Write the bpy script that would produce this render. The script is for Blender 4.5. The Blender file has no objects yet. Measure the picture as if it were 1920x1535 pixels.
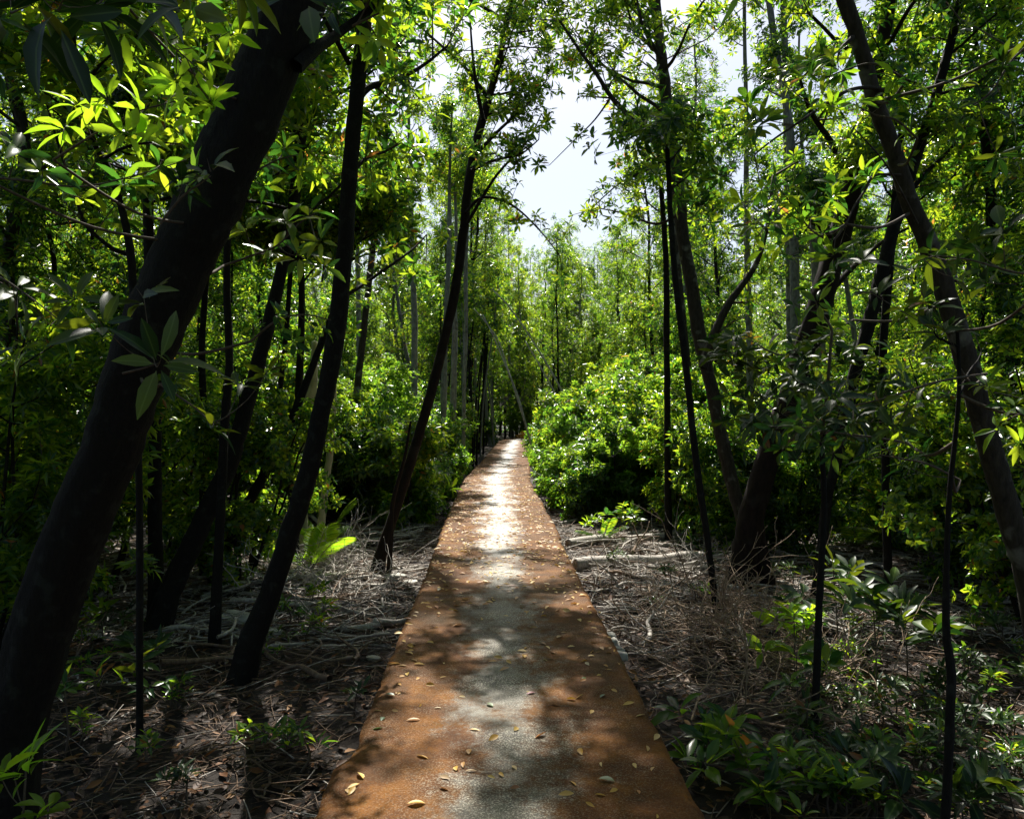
import bpy, math, random
import numpy as np
from mathutils import Vector

# ------------------------------------------------------------------ camera, world, sun, exposure
scene = bpy.context.scene
C = scene.collection
R = math.radians
FPX, CX, CY, CAMZ = 1500.0, 960.0, 767.5, 1.6
cam_d = bpy.data.cameras.new("camera"); cam = bpy.data.objects.new("camera", cam_d); C.objects.link(cam)
cam.location = (0, 0, CAMZ); cam.rotation_euler = (R(90), 0, 0)
cam_d.sensor_width = 36; cam_d.lens = 36 * FPX / 1920; cam_d.clip_start = 0.05; cam_d.clip_end = 2000
scene.camera = cam

SUN_EL, SUN_AZ = 53.0, -0.5            # degrees; azimuth from +Y towards +X
world = bpy.data.worlds.new("World"); scene.world = world; world.use_nodes = True
wn = world.node_tree.nodes; wl = world.node_tree.links; wn.clear()
sky = wn.new("ShaderNodeTexSky"); sky.sky_type = 'NISHITA'; sky.sun_disc = False
sky.sun_elevation = R(SUN_EL); sky.sun_rotation = R(SUN_AZ); sky.dust_density = 2.5; sky.air_density = 1.0; sky.ozone_density = 1.0
bg = wn.new("ShaderNodeBackground"); bg.inputs['Strength'].default_value = 0.065
wo = wn.new("ShaderNodeOutputWorld"); wl.new(sky.outputs[0], bg.inputs[0]); wl.new(bg.outputs[0], wo.inputs[0])
sd = bpy.data.lights.new("sun", 'SUN'); sd.energy = 5.0; sd.angle = R(0.53); sd.color = (1.0, 0.95, 0.87)
sun = bpy.data.objects.new("sun", sd); C.objects.link(sun); sun.location = (0, 20, 30)
sv = Vector((math.sin(R(SUN_AZ)) * math.cos(R(SUN_EL)), math.cos(R(SUN_AZ)) * math.cos(R(SUN_EL)), math.sin(R(SUN_EL))))
sun.rotation_euler = (-sv).to_track_quat('-Z', 'Y').to_euler()
scene.view_settings.view_transform = 'Standard'; scene.view_settings.look = 'None'
scene.view_settings.gamma = 1; scene.view_settings.exposure = 1.12
scene.render.engine = 'CYCLES'
cy = scene.cycles
cy.max_bounces = 6; cy.diffuse_bounces = 2; cy.glossy_bounces = 2; cy.transmission_bounces = 4; cy.transparent_max_bounces = 4
cy.caustics_reflective = False; cy.caustics_refractive = False
cy.use_denoising = True; cy.sample_clamp_indirect = 6
cy.use_adaptive_sampling = True; cy.adaptive_threshold = 0.02

rng = np.random.default_rng(11)
random.seed(5)

# ------------------------------------------------------------------ materials
def mat(name):
    m = bpy.data.materials.new(name); m.use_nodes = True
    nt = m.node_tree; nt.nodes.clear()
    return m, nt.nodes, nt.links
def ramp(n, stops, interp='LINEAR'):
    r = n.new("ShaderNodeValToRGB"); r.color_ramp.interpolation = interp
    els = r.color_ramp.elements
    while len(els) < len(stops): els.new(0.5)
    for e, (p, c) in zip(els, stops): e.position = p; e.color = (*c, 1)
    return r
def mth(n, l, op, a, b=None, clamp=False):
    m = n.new("ShaderNodeMath"); m.operation = op; m.use_clamp = clamp
    for i, v in enumerate((a, b)):
        if v is None: continue
        if isinstance(v, (int, float)): m.inputs[i].default_value = v
        else: l.new(v, m.inputs[i])
    return m.outputs[0]
def mixc(n, l, f, a, b):
    m = n.new("ShaderNodeMix"); m.data_type = 'RGBA'
    for i, v in ((0, f), (6, a), (7, b)):
        if isinstance(v, (int, float)): m.inputs[i].default_value = v
        elif isinstance(v, tuple): m.inputs[i].default_value = (*v, 1)
        else: l.new(v, m.inputs[i])
    return m.outputs[2]

def leaf_mat(name, cols, tcols, rough=0.32, trans=0.45, vein=False, spec=0.5):
    m, n, l = mat(name)
    at = n.new("ShaderNodeAttribute"); at.attribute_name = 'tint'
    sp = n.new("ShaderNodeSeparateColor"); l.new(at.outputs['Color'], sp.inputs[0])
    oi = n.new("ShaderNodeObjectInfo")
    r = sp.outputs[0]
    # per leaf hue, shifted a little per plant
    sh = mth(n, l, 'ADD', r, mth(n, l, 'MULTIPLY', mth(n, l, 'SUBTRACT', oi.outputs['Random'], 0.5), 0.42), True)
    sh = mth(n, l, 'MINIMUM', sh, mth(n, l, 'ADD', mth(n, l, 'MULTIPLY', mth(n, l, 'GREATER_THAN', r, 0.988), 0.2), 0.92))
    rc = ramp(n, cols); l.new(sh, rc.inputs[0])
    tc = ramp(n, tcols); l.new(sh, tc.inputs[0])
    base, tr = rc.outputs[0], tc.outputs[0]
    if vein:
        d = mth(n, l, 'ABSOLUTE', mth(n, l, 'SUBTRACT', sp.outputs[2], 0.5))
        v = mth(n, l, 'SUBTRACT', 1.0, mth(n, l, 'MULTIPLY', d, 14.0), True)
        base = mixc(n, l, mth(n, l, 'MULTIPLY', v, 0.55), base, (0.16, 0.24, 0.06))
        # faint side veins and blemishes
        g = n.new("ShaderNodeTexNoise"); g.inputs['Scale'].default_value = 38; g.inputs['Detail'].default_value = 4
        tcn = n.new("ShaderNodeTexCoord"); l.new(tcn.outputs['Object'], g.inputs['Vector'])
        k = ramp(n, [(0.62, (0, 0, 0)), (0.72, (1, 1, 1))]); l.new(g.outputs[0], k.inputs[0])
        base = mixc(n, l, mth(n, l, 'MULTIPLY', k.outputs[0], 0.35), base, (0.10, 0.09, 0.02))
    p = n.new("ShaderNodeBsdfPrincipled"); l.new(base, p.inputs['Base Color'])
    p.inputs['Roughness'].default_value = rough; p.inputs['Specular IOR Level'].default_value = spec
    t = n.new("ShaderNodeBsdfTranslucent"); l.new(tr, t.inputs['Color'])
    mx = n.new("ShaderNodeMixShader"); mx.inputs[0].default_value = trans
    l.new(p.outputs[0], mx.inputs[1]); l.new(t.outputs[0], mx.inputs[2])
    o = n.new("ShaderNodeOutputMaterial"); l.new(mx.outputs[0], o.inputs[0])
    return m
G = [(0, (.014, .042, .018)), (.35, (.024, .066, .022)), (.7, (.040, .100, .024)), (.93, (.075, .150, .020)), (.97, (.32, .22, .03)), (1, (.30, .10, .02))]
GT = [(0, (.035, .13, .015)), (.3, (.09, .26, .02)), (.65, (.38, .62, .022)), (.93, (.62, .76, .03)), (.97, (.85, .60, .06)), (1, (.7, .30, .05))]
M_leaf = leaf_mat("leaf_glossy", G, GT, .24, .56, spec=.75)
M_leafn = leaf_mat("leaf_near", G, GT, .25, .5, vein=True, spec=.4)
M_leafd = leaf_mat("leaf_shade", [(p, tuple(v * .55 for v in c)) for p, c in G], [(p, tuple(v * .4 for v in c)) for p, c in GT], .42, .3, vein=True, spec=.35)  # same greens scaled down: shade on the near leaves put into the colour
M_leafy = leaf_mat("leaf_sunlit", [(0, (.05, .12, .012)), (1, (.11, .19, .02))], [(0, (.36, .70, .02)), (1, (.62, .86, .03))], .36, .6)  # sun glow of backlit leaves put into brighter greens
M_leafo = leaf_mat("leaf_orange", [(0, (.30, .14, .03)), (1, (.40, .26, .03))], [(0, (.8, .35, .04)), (1, (.9, .65, .06))], .45, .5)
FL = [(0, (.48, .27, .04)), (.2, (.58, .40, .10)), (.4, (.38, .15, .03)), (.55, (.62, .46, .18)), (.75, (.24, .095, .03)), (.9, (.50, .42, .25)), (1, (.12, .06, .03))]
M_fall = leaf_mat("fallen_leaf_matter", FL, [(p, tuple(min(1, v * 1.4) for v in c)) for p, c in FL], .5, .2)
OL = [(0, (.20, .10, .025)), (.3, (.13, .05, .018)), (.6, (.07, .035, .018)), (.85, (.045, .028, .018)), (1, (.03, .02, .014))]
M_falld = leaf_mat("dark_leaf_matter", OL, OL, .6, .1, spec=.25)  # darker variant of the fallen-leaf palette, for the litter on the mud
M_fallg = leaf_mat("fallen_green", [(0, (.06, .12, .04)), (1, (.12, .17, .06))], [(0, (.1, .2, .05)), (1, (.2, .3, .06))], .4, .2)
M_fallr = leaf_mat("fallen_red", [(0, (.22, .02, .012)), (1, (.26, .03, .015))], [(0, (.4, .05, .02)), (1, (.4, .05, .02))], .45, .2)

def bark_mat(name, a, b, c, scale=9, bump=.5, spot=.15, rough=.85):
    m, n, l = mat(name)
    tc = n.new("ShaderNodeTexCoord"); mp = n.new("ShaderNodeMapping"); mp.inputs['Scale'].default_value = (1, 1, .28)
    l.new(tc.outputs['Object'], mp.inputs[0])
    n1 = n.new("ShaderNodeTexNoise"); n1.inputs['Scale'].default_value = scale * 4; n1.inputs['Detail'].default_value = 8; n1.inputs['Roughness'].default_value = .65
    l.new(mp.outputs[0], n1.inputs['Vector'])
    n2 = n.new("ShaderNodeTexNoise"); n2.inputs['Scale'].default_value = scale * .6; n2.inputs['Detail'].default_value = 5
    l.new(tc.outputs['Object'], n2.inputs['Vector'])
    r1 = ramp(n, [(.3, a), (.7, b)]); l.new(n1.outputs[0], r1.inputs[0])
    r2 = ramp(n, [(.56, (0, 0, 0)), (.66, (1, 1, 1))]); l.new(n2.outputs[0], r2.inputs[0])
    col = mixc(n, l, mth(n, l, 'MULTIPLY', r2.outputs[0], spot), r1.outputs[0], c)
    p = n.new("ShaderNodeBsdfPrincipled"); l.new(col, p.inputs['Base Color']); p.inputs['Roughness'].default_value = rough
    p.inputs['Specular IOR Level'].default_value = .25
    bm = n.new("ShaderNodeBump"); bm.inputs['Strength'].default_value = bump; bm.inputs['Distance'].default_value = .012
    l.new(n1.outputs[0], bm.inputs['Height']); l.new(bm.outputs[0], p.inputs['Normal'])
    o = n.new("ShaderNodeOutputMaterial"); l.new(p.outputs[0], o.inputs[0])
    return m
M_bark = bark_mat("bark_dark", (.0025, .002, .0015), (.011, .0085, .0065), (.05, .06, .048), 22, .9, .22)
M_barkr = bark_mat("bark_reddish", (.005, .0028, .002), (.022, .011, .007), (.07, .065, .055))
M_barkm = bark_mat("bark_mottled", (.014, .011, .008), (.060, .047, .035), (.22, .21, .18), 9, .8, .6)
M_barkg = bark_mat("bark_grey", (.09, .085, .075), (.30, .29, .26), (.06, .05, .045), 10, .8, .6)
M_pale = bark_mat("bare_pale_wood", (.30, .29, .17), (.45, .43, .27), (.18, .17, .10), 6, .25, .5)
M_twig = bark_mat("twig_wood", (.05, .038, .028), (.13, .10, .075), (.2, .2, .17), 20, .2, .2)
M_dead = bark_mat("dead_wood", (.20, .175, .15), (.54, .50, .44), (.10, .08, .07), 14, .5, .5, .7)
M_straw = bark_mat("dry_twig_wood", (.14, .095, .06), (.34, .25, .17), (.42, .38, .32), 14, .3, .3, .8)
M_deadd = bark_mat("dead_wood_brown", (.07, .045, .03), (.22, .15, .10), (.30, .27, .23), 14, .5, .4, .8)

def ground_mat():
    m, n, l = mat("mud_with_litter")
    g = n.new("ShaderNodeNewGeometry")
    def noise(s, d, ro=.6):
        t = n.new("ShaderNodeTexNoise"); t.inputs['Scale'].default_value = s; t.inputs['Detail'].default_value = d; t.inputs['Roughness'].default_value = ro
        l.new(g.outputs['Position'], t.inputs['Vector']); return t.outputs[0]
    r1 = ramp(n, [(.3, (.008, .0065, .005)), (.55, (.026, .020, .016)), (.75, (.075, .060, .05))]); l.new(noise(2.2, 9, .7), r1.inputs[0])
    v = n.new("ShaderNodeTexVoronoi"); v.inputs['Scale'].default_value = 22; l.new(g.outputs['Position'], v.inputs['Vector'])
    sp = n.new("ShaderNodeSeparateColor"); l.new(v.outputs['Color'], sp.inputs[0])
    r2 = ramp(n, [(0, (.05, .028, .015)), (.4, (.13, .06, .025)), (.7, (.07, .05, .035)), (1, (.22, .12, .04))]); l.new(sp.outputs[0], r2.inputs[0])
    k = mth(n, l, 'GREATER_THAN', sp.outputs[1], .62)
    k = mth(n, l, 'MULTIPLY', k, mth(n, l, 'LESS_THAN', v.outputs['Distance'], .028 * 12))
    col = mixc(n, l, mth(n, l, 'MULTIPLY', k, .8), r1.outputs[0], r2.outputs[0])
    p = n.new("ShaderNodeBsdfPrincipled"); l.new(col, p.inputs['Base Color'])
    rr = ramp(n, [(.35, (.6, .6, .6)), (.6, (.95, .95, .95))]); l.new(noise(1.4, 6), rr.inputs[0]); l.new(rr.outputs[0], p.inputs['Roughness']); p.inputs['Specular IOR Level'].default_value = .2
    b = n.new("ShaderNodeBump"); b.inputs['Strength'].default_value = .9; b.inputs['Distance'].default_value = .05
    l.new(noise(9, 10, .75), b.inputs['Height']); l.new(b.outputs[0], p.inputs['Normal'])
    o = n.new("ShaderNodeOutputMaterial"); l.new(p.outputs[0], o.inputs[0])
    return m
M_ground = ground_mat()

def path_mat():
    m, n, l = mat("concrete_with_rust_algae")
    g = n.new("ShaderNodeNewGeometry")
    at = n.new("ShaderNodeAttribute"); at.attribute_name = 'tint'
    sp = n.new("ShaderNodeSeparateColor"); l.new(at.outputs['Color'], sp.inputs[0])
    def noise(s, d, ro=.6, y=1.0):
        mp = n.new("ShaderNodeMapping"); mp.inputs['Scale'].default_value = (1, y, 1); l.new(g.outputs['Position'], mp.inputs[0])
        t = n.new("ShaderNodeTexNoise"); t.inputs['Scale'].default_value = s; t.inputs['Detail'].default_value = d; t.inputs['Roughness'].default_value = ro
        l.new(mp.outputs[0], t.inputs['Vector']); return t.outputs[0]
    au = mth(n, l, 'ABSOLUTE', mth(n, l, 'MULTIPLY', mth(n, l, 'SUBTRACT', sp.outputs[0], .5), 2.0))
    wob = mth(n, l, 'ADD', mth(n, l, 'MULTIPLY', mth(n, l, 'SUBTRACT', noise(28, 6, .75), .5), .9), 0.0)
    wob = mth(n, l, 'ADD', wob, mth(n, l, 'MULTIPLY', mth(n, l, 'SUBTRACT', noise(2.3, 12, .74, .8), .5), 2.1))
    edge = mth(n, l, 'ADD', au, wob)
    mk = ramp(n, [(.0, (.88, .88, .88)), (.43, (0, 0, 0))]); l.new(edge, mk.inputs[0])          # 1 = bare grey concrete
    rust = ramp(n, [(.28, (.032, .012, .003)), (.48, (.092, .032, .004)), (.62, (.165, .062, .006)), (.75, (.085, .055, .010))]); l.new(noise(3.0, 10, .7), rust.inputs[0])
    grey = ramp(n, [(.3, (.028, .027, .016)), (.5, (.075, .072, .046)), (.7, (.16, .15, .10))]); l.new(noise(5.0, 10, .72), grey.inputs[0])
    col = mixc(n, l, mk.outputs[0], rust.outputs[0], grey.outputs[0])
    # coarse sand grains: pale and dark specks
    sk = ramp(n, [(.52, (0, 0, 0)), (.575, (1, 1, 1))]); l.new(noise(105, 4, .8), sk.inputs[0])
    spk = mth(n, l, 'MULTIPLY', sk.outputs[0], mth(n, l, 'ADD', mth(n, l, 'MULTIPLY', mk.outputs[0], .66), .22))
    pt = ramp(n, [(.40, (.25, .25, .25)), (.62, (1, 1, 1))]); l.new(noise(2.0, 6), pt.inputs[0])
    col = mixc(n, l, mth(n, l, 'MULTIPLY', spk, pt.outputs[0]), col, (.66, .60, .45))
    dk = ramp(n, [(.38, (1, 1, 1)), (.45, (0, 0, 0))]); l.new(noise(70, 5, .75), dk.inputs[0])
    col = mixc(n, l, mth(n, l, 'MULTIPLY', dk.outputs[0], .6), col, (.035, .025, .015))
    yy = mth(n, l, 'ADD', sp.outputs[1], mth(n, l, 'MULTIPLY', mth(n, l, 'SUBTRACT', noise(14, 5, .7), .5), .05))      # thin joints between the cast bays
    jd = mth(n, l, 'MULTIPLY', mth(n, l, 'ABSOLUTE', mth(n, l, 'SUBTRACT', yy, .5)), 4.35)
    jm = mth(n, l, 'SUBTRACT', 1.0, mth(n, l, 'DIVIDE', jd, .014), True)
    col = mixc(n, l, mth(n, l, 'MULTIPLY', jm, .75), col, (.02, .014, .008))
    st = ramp(n, [(.52, (0, 0, 0)), (.66, (1, 1, 1))]); l.new(noise(1.1, 7, .65), st.inputs[0])
    col = mixc(n, l, mth(n, l, 'MULTIPLY', st.outputs[0], .45), col, (.030, .026, .010))
    p = n.new("ShaderNodeBsdfPrincipled"); l.new(col, p.inputs['Base Color'])
    rg = n.new("ShaderNodeMapRange"); l.new(mk.outputs[0], rg.inputs[0]); rg.inputs[3].default_value = .75; rg.inputs[4].default_value = .58
    l.new(rg.outputs[0], p.inputs['Roughness']); sl = n.new('ShaderNodeMapRange'); l.new(mk.outputs[0], sl.inputs[0]); sl.inputs[3].default_value = .12; sl.inputs[4].default_value = .4; l.new(sl.outputs[0], p.inputs['Specular IOR Level'])
    sxyz = n.new('ShaderNodeSeparateXYZ'); l.new(g.outputs['Position'], sxyz.inputs[0])
    far_gloss = n.new('ShaderNodeMapRange'); far_gloss.interpolation_type = 'SMOOTHSTEP'; l.new(sxyz.outputs[1], far_gloss.inputs[0])      # coat gloss put in by distance so only the far stretch glares
    for q_, v_ in zip((1, 2, 3, 4), (7.0, 12.0, .10, 1.0)): far_gloss.inputs[q_].default_value = v_
    gloss = mth(n, l, 'MULTIPLY', mk.outputs[0], far_gloss.outputs[0]); l.new(gloss, p.inputs['Coat Weight']); p.inputs['Coat Roughness'].default_value = .55; p.inputs['Coat IOR'].default_value = 2.0
    b = n.new("ShaderNodeBump"); b.inputs['Strength'].default_value = .55; b.inputs['Distance'].default_value = .004
    l.new(noise(130, 6, .7), b.inputs['Height'])
    b2 = n.new("ShaderNodeBump"); b2.inputs['Strength'].default_value = .5; b2.inputs['Distance'].default_value = .02
    l.new(noise(9, 6, .6), b2.inputs['Height']); l.new(b.outputs[0], b2.inputs['Normal'])
    l.new(b2.outputs[0], p.inputs['Normal'])
    o = n.new("ShaderNodeOutputMaterial"); l.new(p.outputs[0], o.inputs[0])
    return m
M_path = path_mat()
def plain(name, col, rough=.8):
    m, n, l = mat(name)
    tc = n.new("ShaderNodeTexCoord"); t = n.new("ShaderNodeTexNoise"); t.inputs['Scale'].default_value = 7; t.inputs['Detail'].default_value = 6
    l.new(tc.outputs['Object'], t.inputs['Vector'])
    r = ramp(n, [(.3, tuple(v * .6 for v in col)), (.7, col)]); l.new(t.outputs[0], r.inputs[0])
    p = n.new("ShaderNodeBsdfPrincipled"); l.new(r.outputs[0], p.inputs['Base Color']); p.inputs['Roughness'].default_value = rough
    o = n.new("ShaderNodeOutputMaterial"); l.new(p.outputs[0], o.inputs[0]); return m
M_white = plain("weathered_white_paint", (.78, .78, .76), .6)
M_roof = plain("dark_thatch", (.05, .04, .035), .95)
M_yel = plain("yellow_paint", (.62, .36, .04), .6)
M_stone = plain("pale_stone", (.50, .48, .42), .85)

# ------------------------------------------------------------------ mesh helpers
def norm(v):
    v = np.asarray(v, float); return v / np.maximum(np.linalg.norm(v, axis=-1, keepdims=True), 1e-9)
def perp(d):
    a = np.where(np.abs(d[..., 2:3]) < .9, np.array([0, 0, 1.]), np.array([1., 0, 0]))
    return norm(np.cross(d, a))

class MB:
    """collects vertices and faces, builds one mesh object"""
    def __init__(s): s.v = []; s.t = []; s.f = {3: [], 4: []}; s.m = {3: [], 4: []}; s.n = 0
    def add(s, v, faces, tint=None, mi=0):
        v = np.asarray(v, float).reshape(-1, 3); faces = np.asarray(faces, int)
        k = faces.shape[1]
        if len(v):
            s.v.append(v); s.t.append(np.zeros((len(v), 4)) + .5 if tint is None else tint)
        s.f[k].append(faces + s.n); s.m[k].append(np.full(len(faces), mi)); s.n += len(v)
    def build(s, name, mats, parent=None, smooth=True, loc=None):
        me = bpy.data.meshes.new(name)
        v = np.concatenate(s.v); t = np.concatenate(s.t)
        if loc is not None: v = v - np.asarray(loc)
        f3 = np.concatenate(s.f[3]) if s.f[3] else np.zeros((0, 3), int); f4 = np.concatenate(s.f[4]) if s.f[4] else np.zeros((0, 4), int)
        m = np.concatenate([np.concatenate(s.m[k]) if s.m[k] else np.zeros(0, int) for k in (3, 4)])
        me.vertices.add(len(v)); me.vertices.foreach_set('co', v.astype(np.float32).ravel())
        nl = f3.size + f4.size; me.loops.add(nl); me.loops.foreach_set('vertex_index', np.concatenate([f3.ravel(), f4.ravel()]).astype(np.int32))
        npol = len(f3) + len(f4); me.polygons.add(npol)
        ls = np.concatenate([np.arange(len(f3)) * 3, f3.size + np.arange(len(f4)) * 4]).astype(np.int32)
        me.polygons.foreach_set('loop_start', ls)
        me.polygons.foreach_set('material_index', m.astype(np.int32))
        me.polygons.foreach_set('use_smooth', np.full(npol, smooth))
        for q in (mats if isinstance(mats, (list, tuple)) else [mats]): me.materials.append(q)
        a = me.attributes.new('tint', 'FLOAT_COLOR', 'POINT')
        tt = np.ones((len(v), 4), np.float32); tt[:, :t.shape[1]] = t; a.data.foreach_set('color', tt.ravel())
        me.update(calc_edges=True)
        o = bpy.data.objects.new(name, me); C.objects.link(o)
        if parent is not None: o.parent = parent
        if loc is not None and parent is None: o.location = loc
        return o

def tube(mb, pts, rad, sides=8, mi=0, wob=0.0, cap=True, fl=0.0):
    P = np.asarray(pts, float); n = len(P); rad = np.broadcast_to(np.asarray(rad, float), (n,))
    T = norm(np.gradient(P, axis=0)); N = np.zeros_like(P); N[0] = perp(T[0])
    for i in range(1, n):
        q = N[i - 1] - T[i] * np.dot(N[i - 1], T[i]); N[i] = q / max(np.linalg.norm(q), 1e-9)
    B = np.cross(T, N); a = np.linspace(0, 2 * np.pi, sides, endpoint=False)
    rr = rad[:, None] * (1 + wob * rng.normal(0, 1, (n, sides)))
    if fl:
        zz = P[:, 2:3] + P[:, 0:1]; ph = rng.random(4) * 6.28; aa = a[None]
        rr = rr * (1 + fl * (np.sin(3 * aa + ph[0] + zz * 1.3) + .6 * np.sin(5 * aa + ph[1] - zz * 2.1) + .5 * np.sin(2 * aa + ph[2] + zz * 4.3) + .4 * np.sin(9 * aa + ph[3] + zz * 1.1)))
    V = P[:, None] + rr[..., None] * (np.cos(a)[None, :, None] * N[:, None] + np.sin(a)[None, :, None] * B[:, None])
    i = np.arange(n - 1)[:, None] * sides; j = np.arange(sides)[None]; k = (j + 1) % sides
    F = np.stack([i + j, i + k, i + sides + k, i + sides + j], -1).reshape(-1, 4)
    mb.add(V.reshape(-1, 3), F, None, mi)
    if cap:
        c0 = mb.n
        mb.add(P[[-1]] + T[[-1]] * rad[-1] * .4, [[c0 - mb.n, 0, 0]][:0] or np.zeros((0, 3), int), None, mi)
        top = np.stack([np.arange(sides) + (n - 1) * sides - n * sides, (np.arange(sides) + 1) % sides + (n - 1) * sides - n * sides, np.zeros(sides, int)], -1)
        s = mb.n - 1
        mb.f[3].append(top + s); mb.m[3].append(np.full(sides, mi))
def sticks(mb, A, B, ra, rb, mi=0):
    """many straight three-sided twigs at once"""
    A = np.asarray(A); B = np.asarray(B); n = len(A)
    if n == 0: return
    D = norm(B - A); N = perp(D); K = np.cross(D, N)
    ra = np.broadcast_to(ra, (n,)); rb = np.broadcast_to(rb, (n,)); V = []
    for P, r in ((A, ra), (B, rb)):
        for k in range(3):
            a = k * 2 * np.pi / 3; V.append(P + r[:, None] * (math.cos(a) * N + math.sin(a) * K))
    V = np.stack(V, 1); b = np.arange(n)[:, None] * 6
    F = np.concatenate([b + np.array([[k, (k + 1) % 3, (k + 1) % 3 + 3, k + 3]]) for k in range(3)])
    mb.add(V.reshape(-1, 3), F, None, mi)

LT = {0: (np.array([[0, 0, 0], [.52, -1, .16], [.52, 1, .16], [1, 0, 0]]), [[0, 2, 3], [0, 3, 1]]),
      1: (np.array([[0, 0, 0], [.42, -1, .2], [.42, 0, 0], [.42, 1, .2], [.8, -.62, .1], [.8, .62, .1], [1, 0, 0]]),
          [[0, 2, 1], [0, 3, 2], [2, 4, 1], [2, 3, 5], [2, 6, 4], [2, 5, 6]]),
      2: (np.array([[0, 0, 0], [.07, 0, 0], [.28, -.72, .14], [.28, 0, 0], [.28, .72, .14], [.55, -1, .2], [.55, 0, 0], [.55, 1, .2], [.8, -.68, .13], [.8, 0, 0], [.8, .68, .13], [.93, -.27, .04], [.93, .27, .04], [1, 0, 0]]),
          [[1, 3, 2], [1, 4, 3], [2, 3, 6], [2, 6, 5], [3, 4, 7], [3, 7, 6], [5, 6, 9], [5, 9, 8], [6, 7, 10], [6, 10, 9], [8, 9, 11], [9, 10, 12], [9, 12, 13], [9, 13, 11], [0, 1, 2]])}
def leaves(mb, P, D, U, L, W, lod=0, mi=0, droop=.15, pal=None):
    n = len(P)
    if n == 0: return
    T, F = LT[lod]; F = np.array(F); k = len(T)
    D = norm(D); U = norm(U - D * np.sum(U * D, -1, keepdims=True)); S = np.cross(D, U)
    L = np.broadcast_to(L, (n,)); W = np.broadcast_to(W, (n,))
    s = T[None, :, 0:1]; t = T[None, :, 1:2]; h = T[None, :, 2:3]
    dr = np.broadcast_to(droop, (n,))[:, None, None]
    V = P[:, None] + D[:, None] * (L[:, None, None] * s) + S[:, None] * (W[:, None, None] * .5 * t) + U[:, None] * (W[:, None, None] * h)
    V = V + U[:, None] * (-dr * L[:, None, None] * (s ** 2))
    r = rng.random((n, 1)) if pal is None else np.asarray(pal).reshape(n, 1)
    tint = np.ones((n, k, 4)); tint[..., 0] = r; tint[..., 1] = rng.random((n, 1)); tint[..., 2] = T[None, :, 1] * .5 + .5; tint[..., 3] = T[None, :, 0]
    mb.add(V.reshape(-1, 3), (np.arange(n)[:, None, None] * k + F[None]).reshape(-1, 3), tint.reshape(-1, 4), mi)
def rosettes(mb, Cn, A, k=7, L=.1, asp=.36, lod=0, mi=0, spread=(45, 98), var=.3, droop=.2, pal=None):
    Cn = np.asarray(Cn, float); M = len(Cn)
    if M == 0: return
    A = norm(A); N = perp(A); B = np.cross(A, N)
    az = (np.arange(k)[None] * 2.4 + rng.random((M, 1)) * 6.28 + rng.normal(0, .25, (M, k)))
    th = np.radians(rng.uniform(spread[0], spread[1], (M, k)))
    rad = np.cos(az)[..., None] * N[:, None] + np.sin(az)[..., None] * B[:, None]
    D = np.cos(th)[..., None] * A[:, None] + np.sin(th)[..., None] * rad
    U = np.sin(th)[..., None] * A[:, None] - np.cos(th)[..., None] * rad + rng.normal(0, .3, (M, k, 3))
    LL = np.asarray(L) * np.ones((M, 1)) * (1 + var * rng.uniform(-1, .8, (M, k)))
    P = Cn[:, None] + A[:, None] * rng.uniform(-.25, .05, (M, k))[..., None] * LL[..., None] + D * .012
    pp = None if pal is None else np.repeat(np.asarray(pal).reshape(M, 1), k, 1).ravel()
    leaves(mb, P.reshape(-1, 3), D.reshape(-1, 3), U.reshape(-1, 3), LL.ravel(), LL.ravel() * asp * rng.uniform(.8, 1.15, M * k), lod, mi, droop + rng.uniform(-.2, .4, M * k), pp)

def tag(o, label=None, cat=None, group=None, kind=None):
    if label: o['label'] = label
    if cat: o['category'] = cat
    if group: o['group'] = group
    if kind: o['kind'] = kind
    return o
def thing(name, loc, label, cat, group=None):
    o = bpy.data.objects.new(name, None); C.objects.link(o); o.location = loc; o.empty_display_size = .2
    return tag(o, label, cat, group)
def copy_thing(src, loc, rz, sc, label=None, group=None):
    r = src.copy(); C.objects.link(r); r.location = loc; r.rotation_euler = (0, 0, rz); r.scale = (sc, sc, sc)
    if label: r['label'] = label
    if group: r['group'] = group
    for ch in list(src.children):
        c = ch.copy(); C.objects.link(c); c.parent = r
    return r

GZ0 = -.36
def gz(x, y):
    return GZ0 + .035 * np.sin(x * 1.3 + 1.1 * np.sin(y * .7)) + .03 * np.sin(y * 1.7 + x * .6) + .018 * np.sin(x * 4.1 + y * 2.3) + .012 * np.sin(y * 6.3 - x * 3.7)
def P3(px, py, d): return np.array([(px - CX) / FPX * d, d, CAMZ - (py - CY) / FPX * d])
def gd(py): return (CAMZ - GZ0) * FPX / (py - CY)      # distance of the ground seen at image row py

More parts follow.
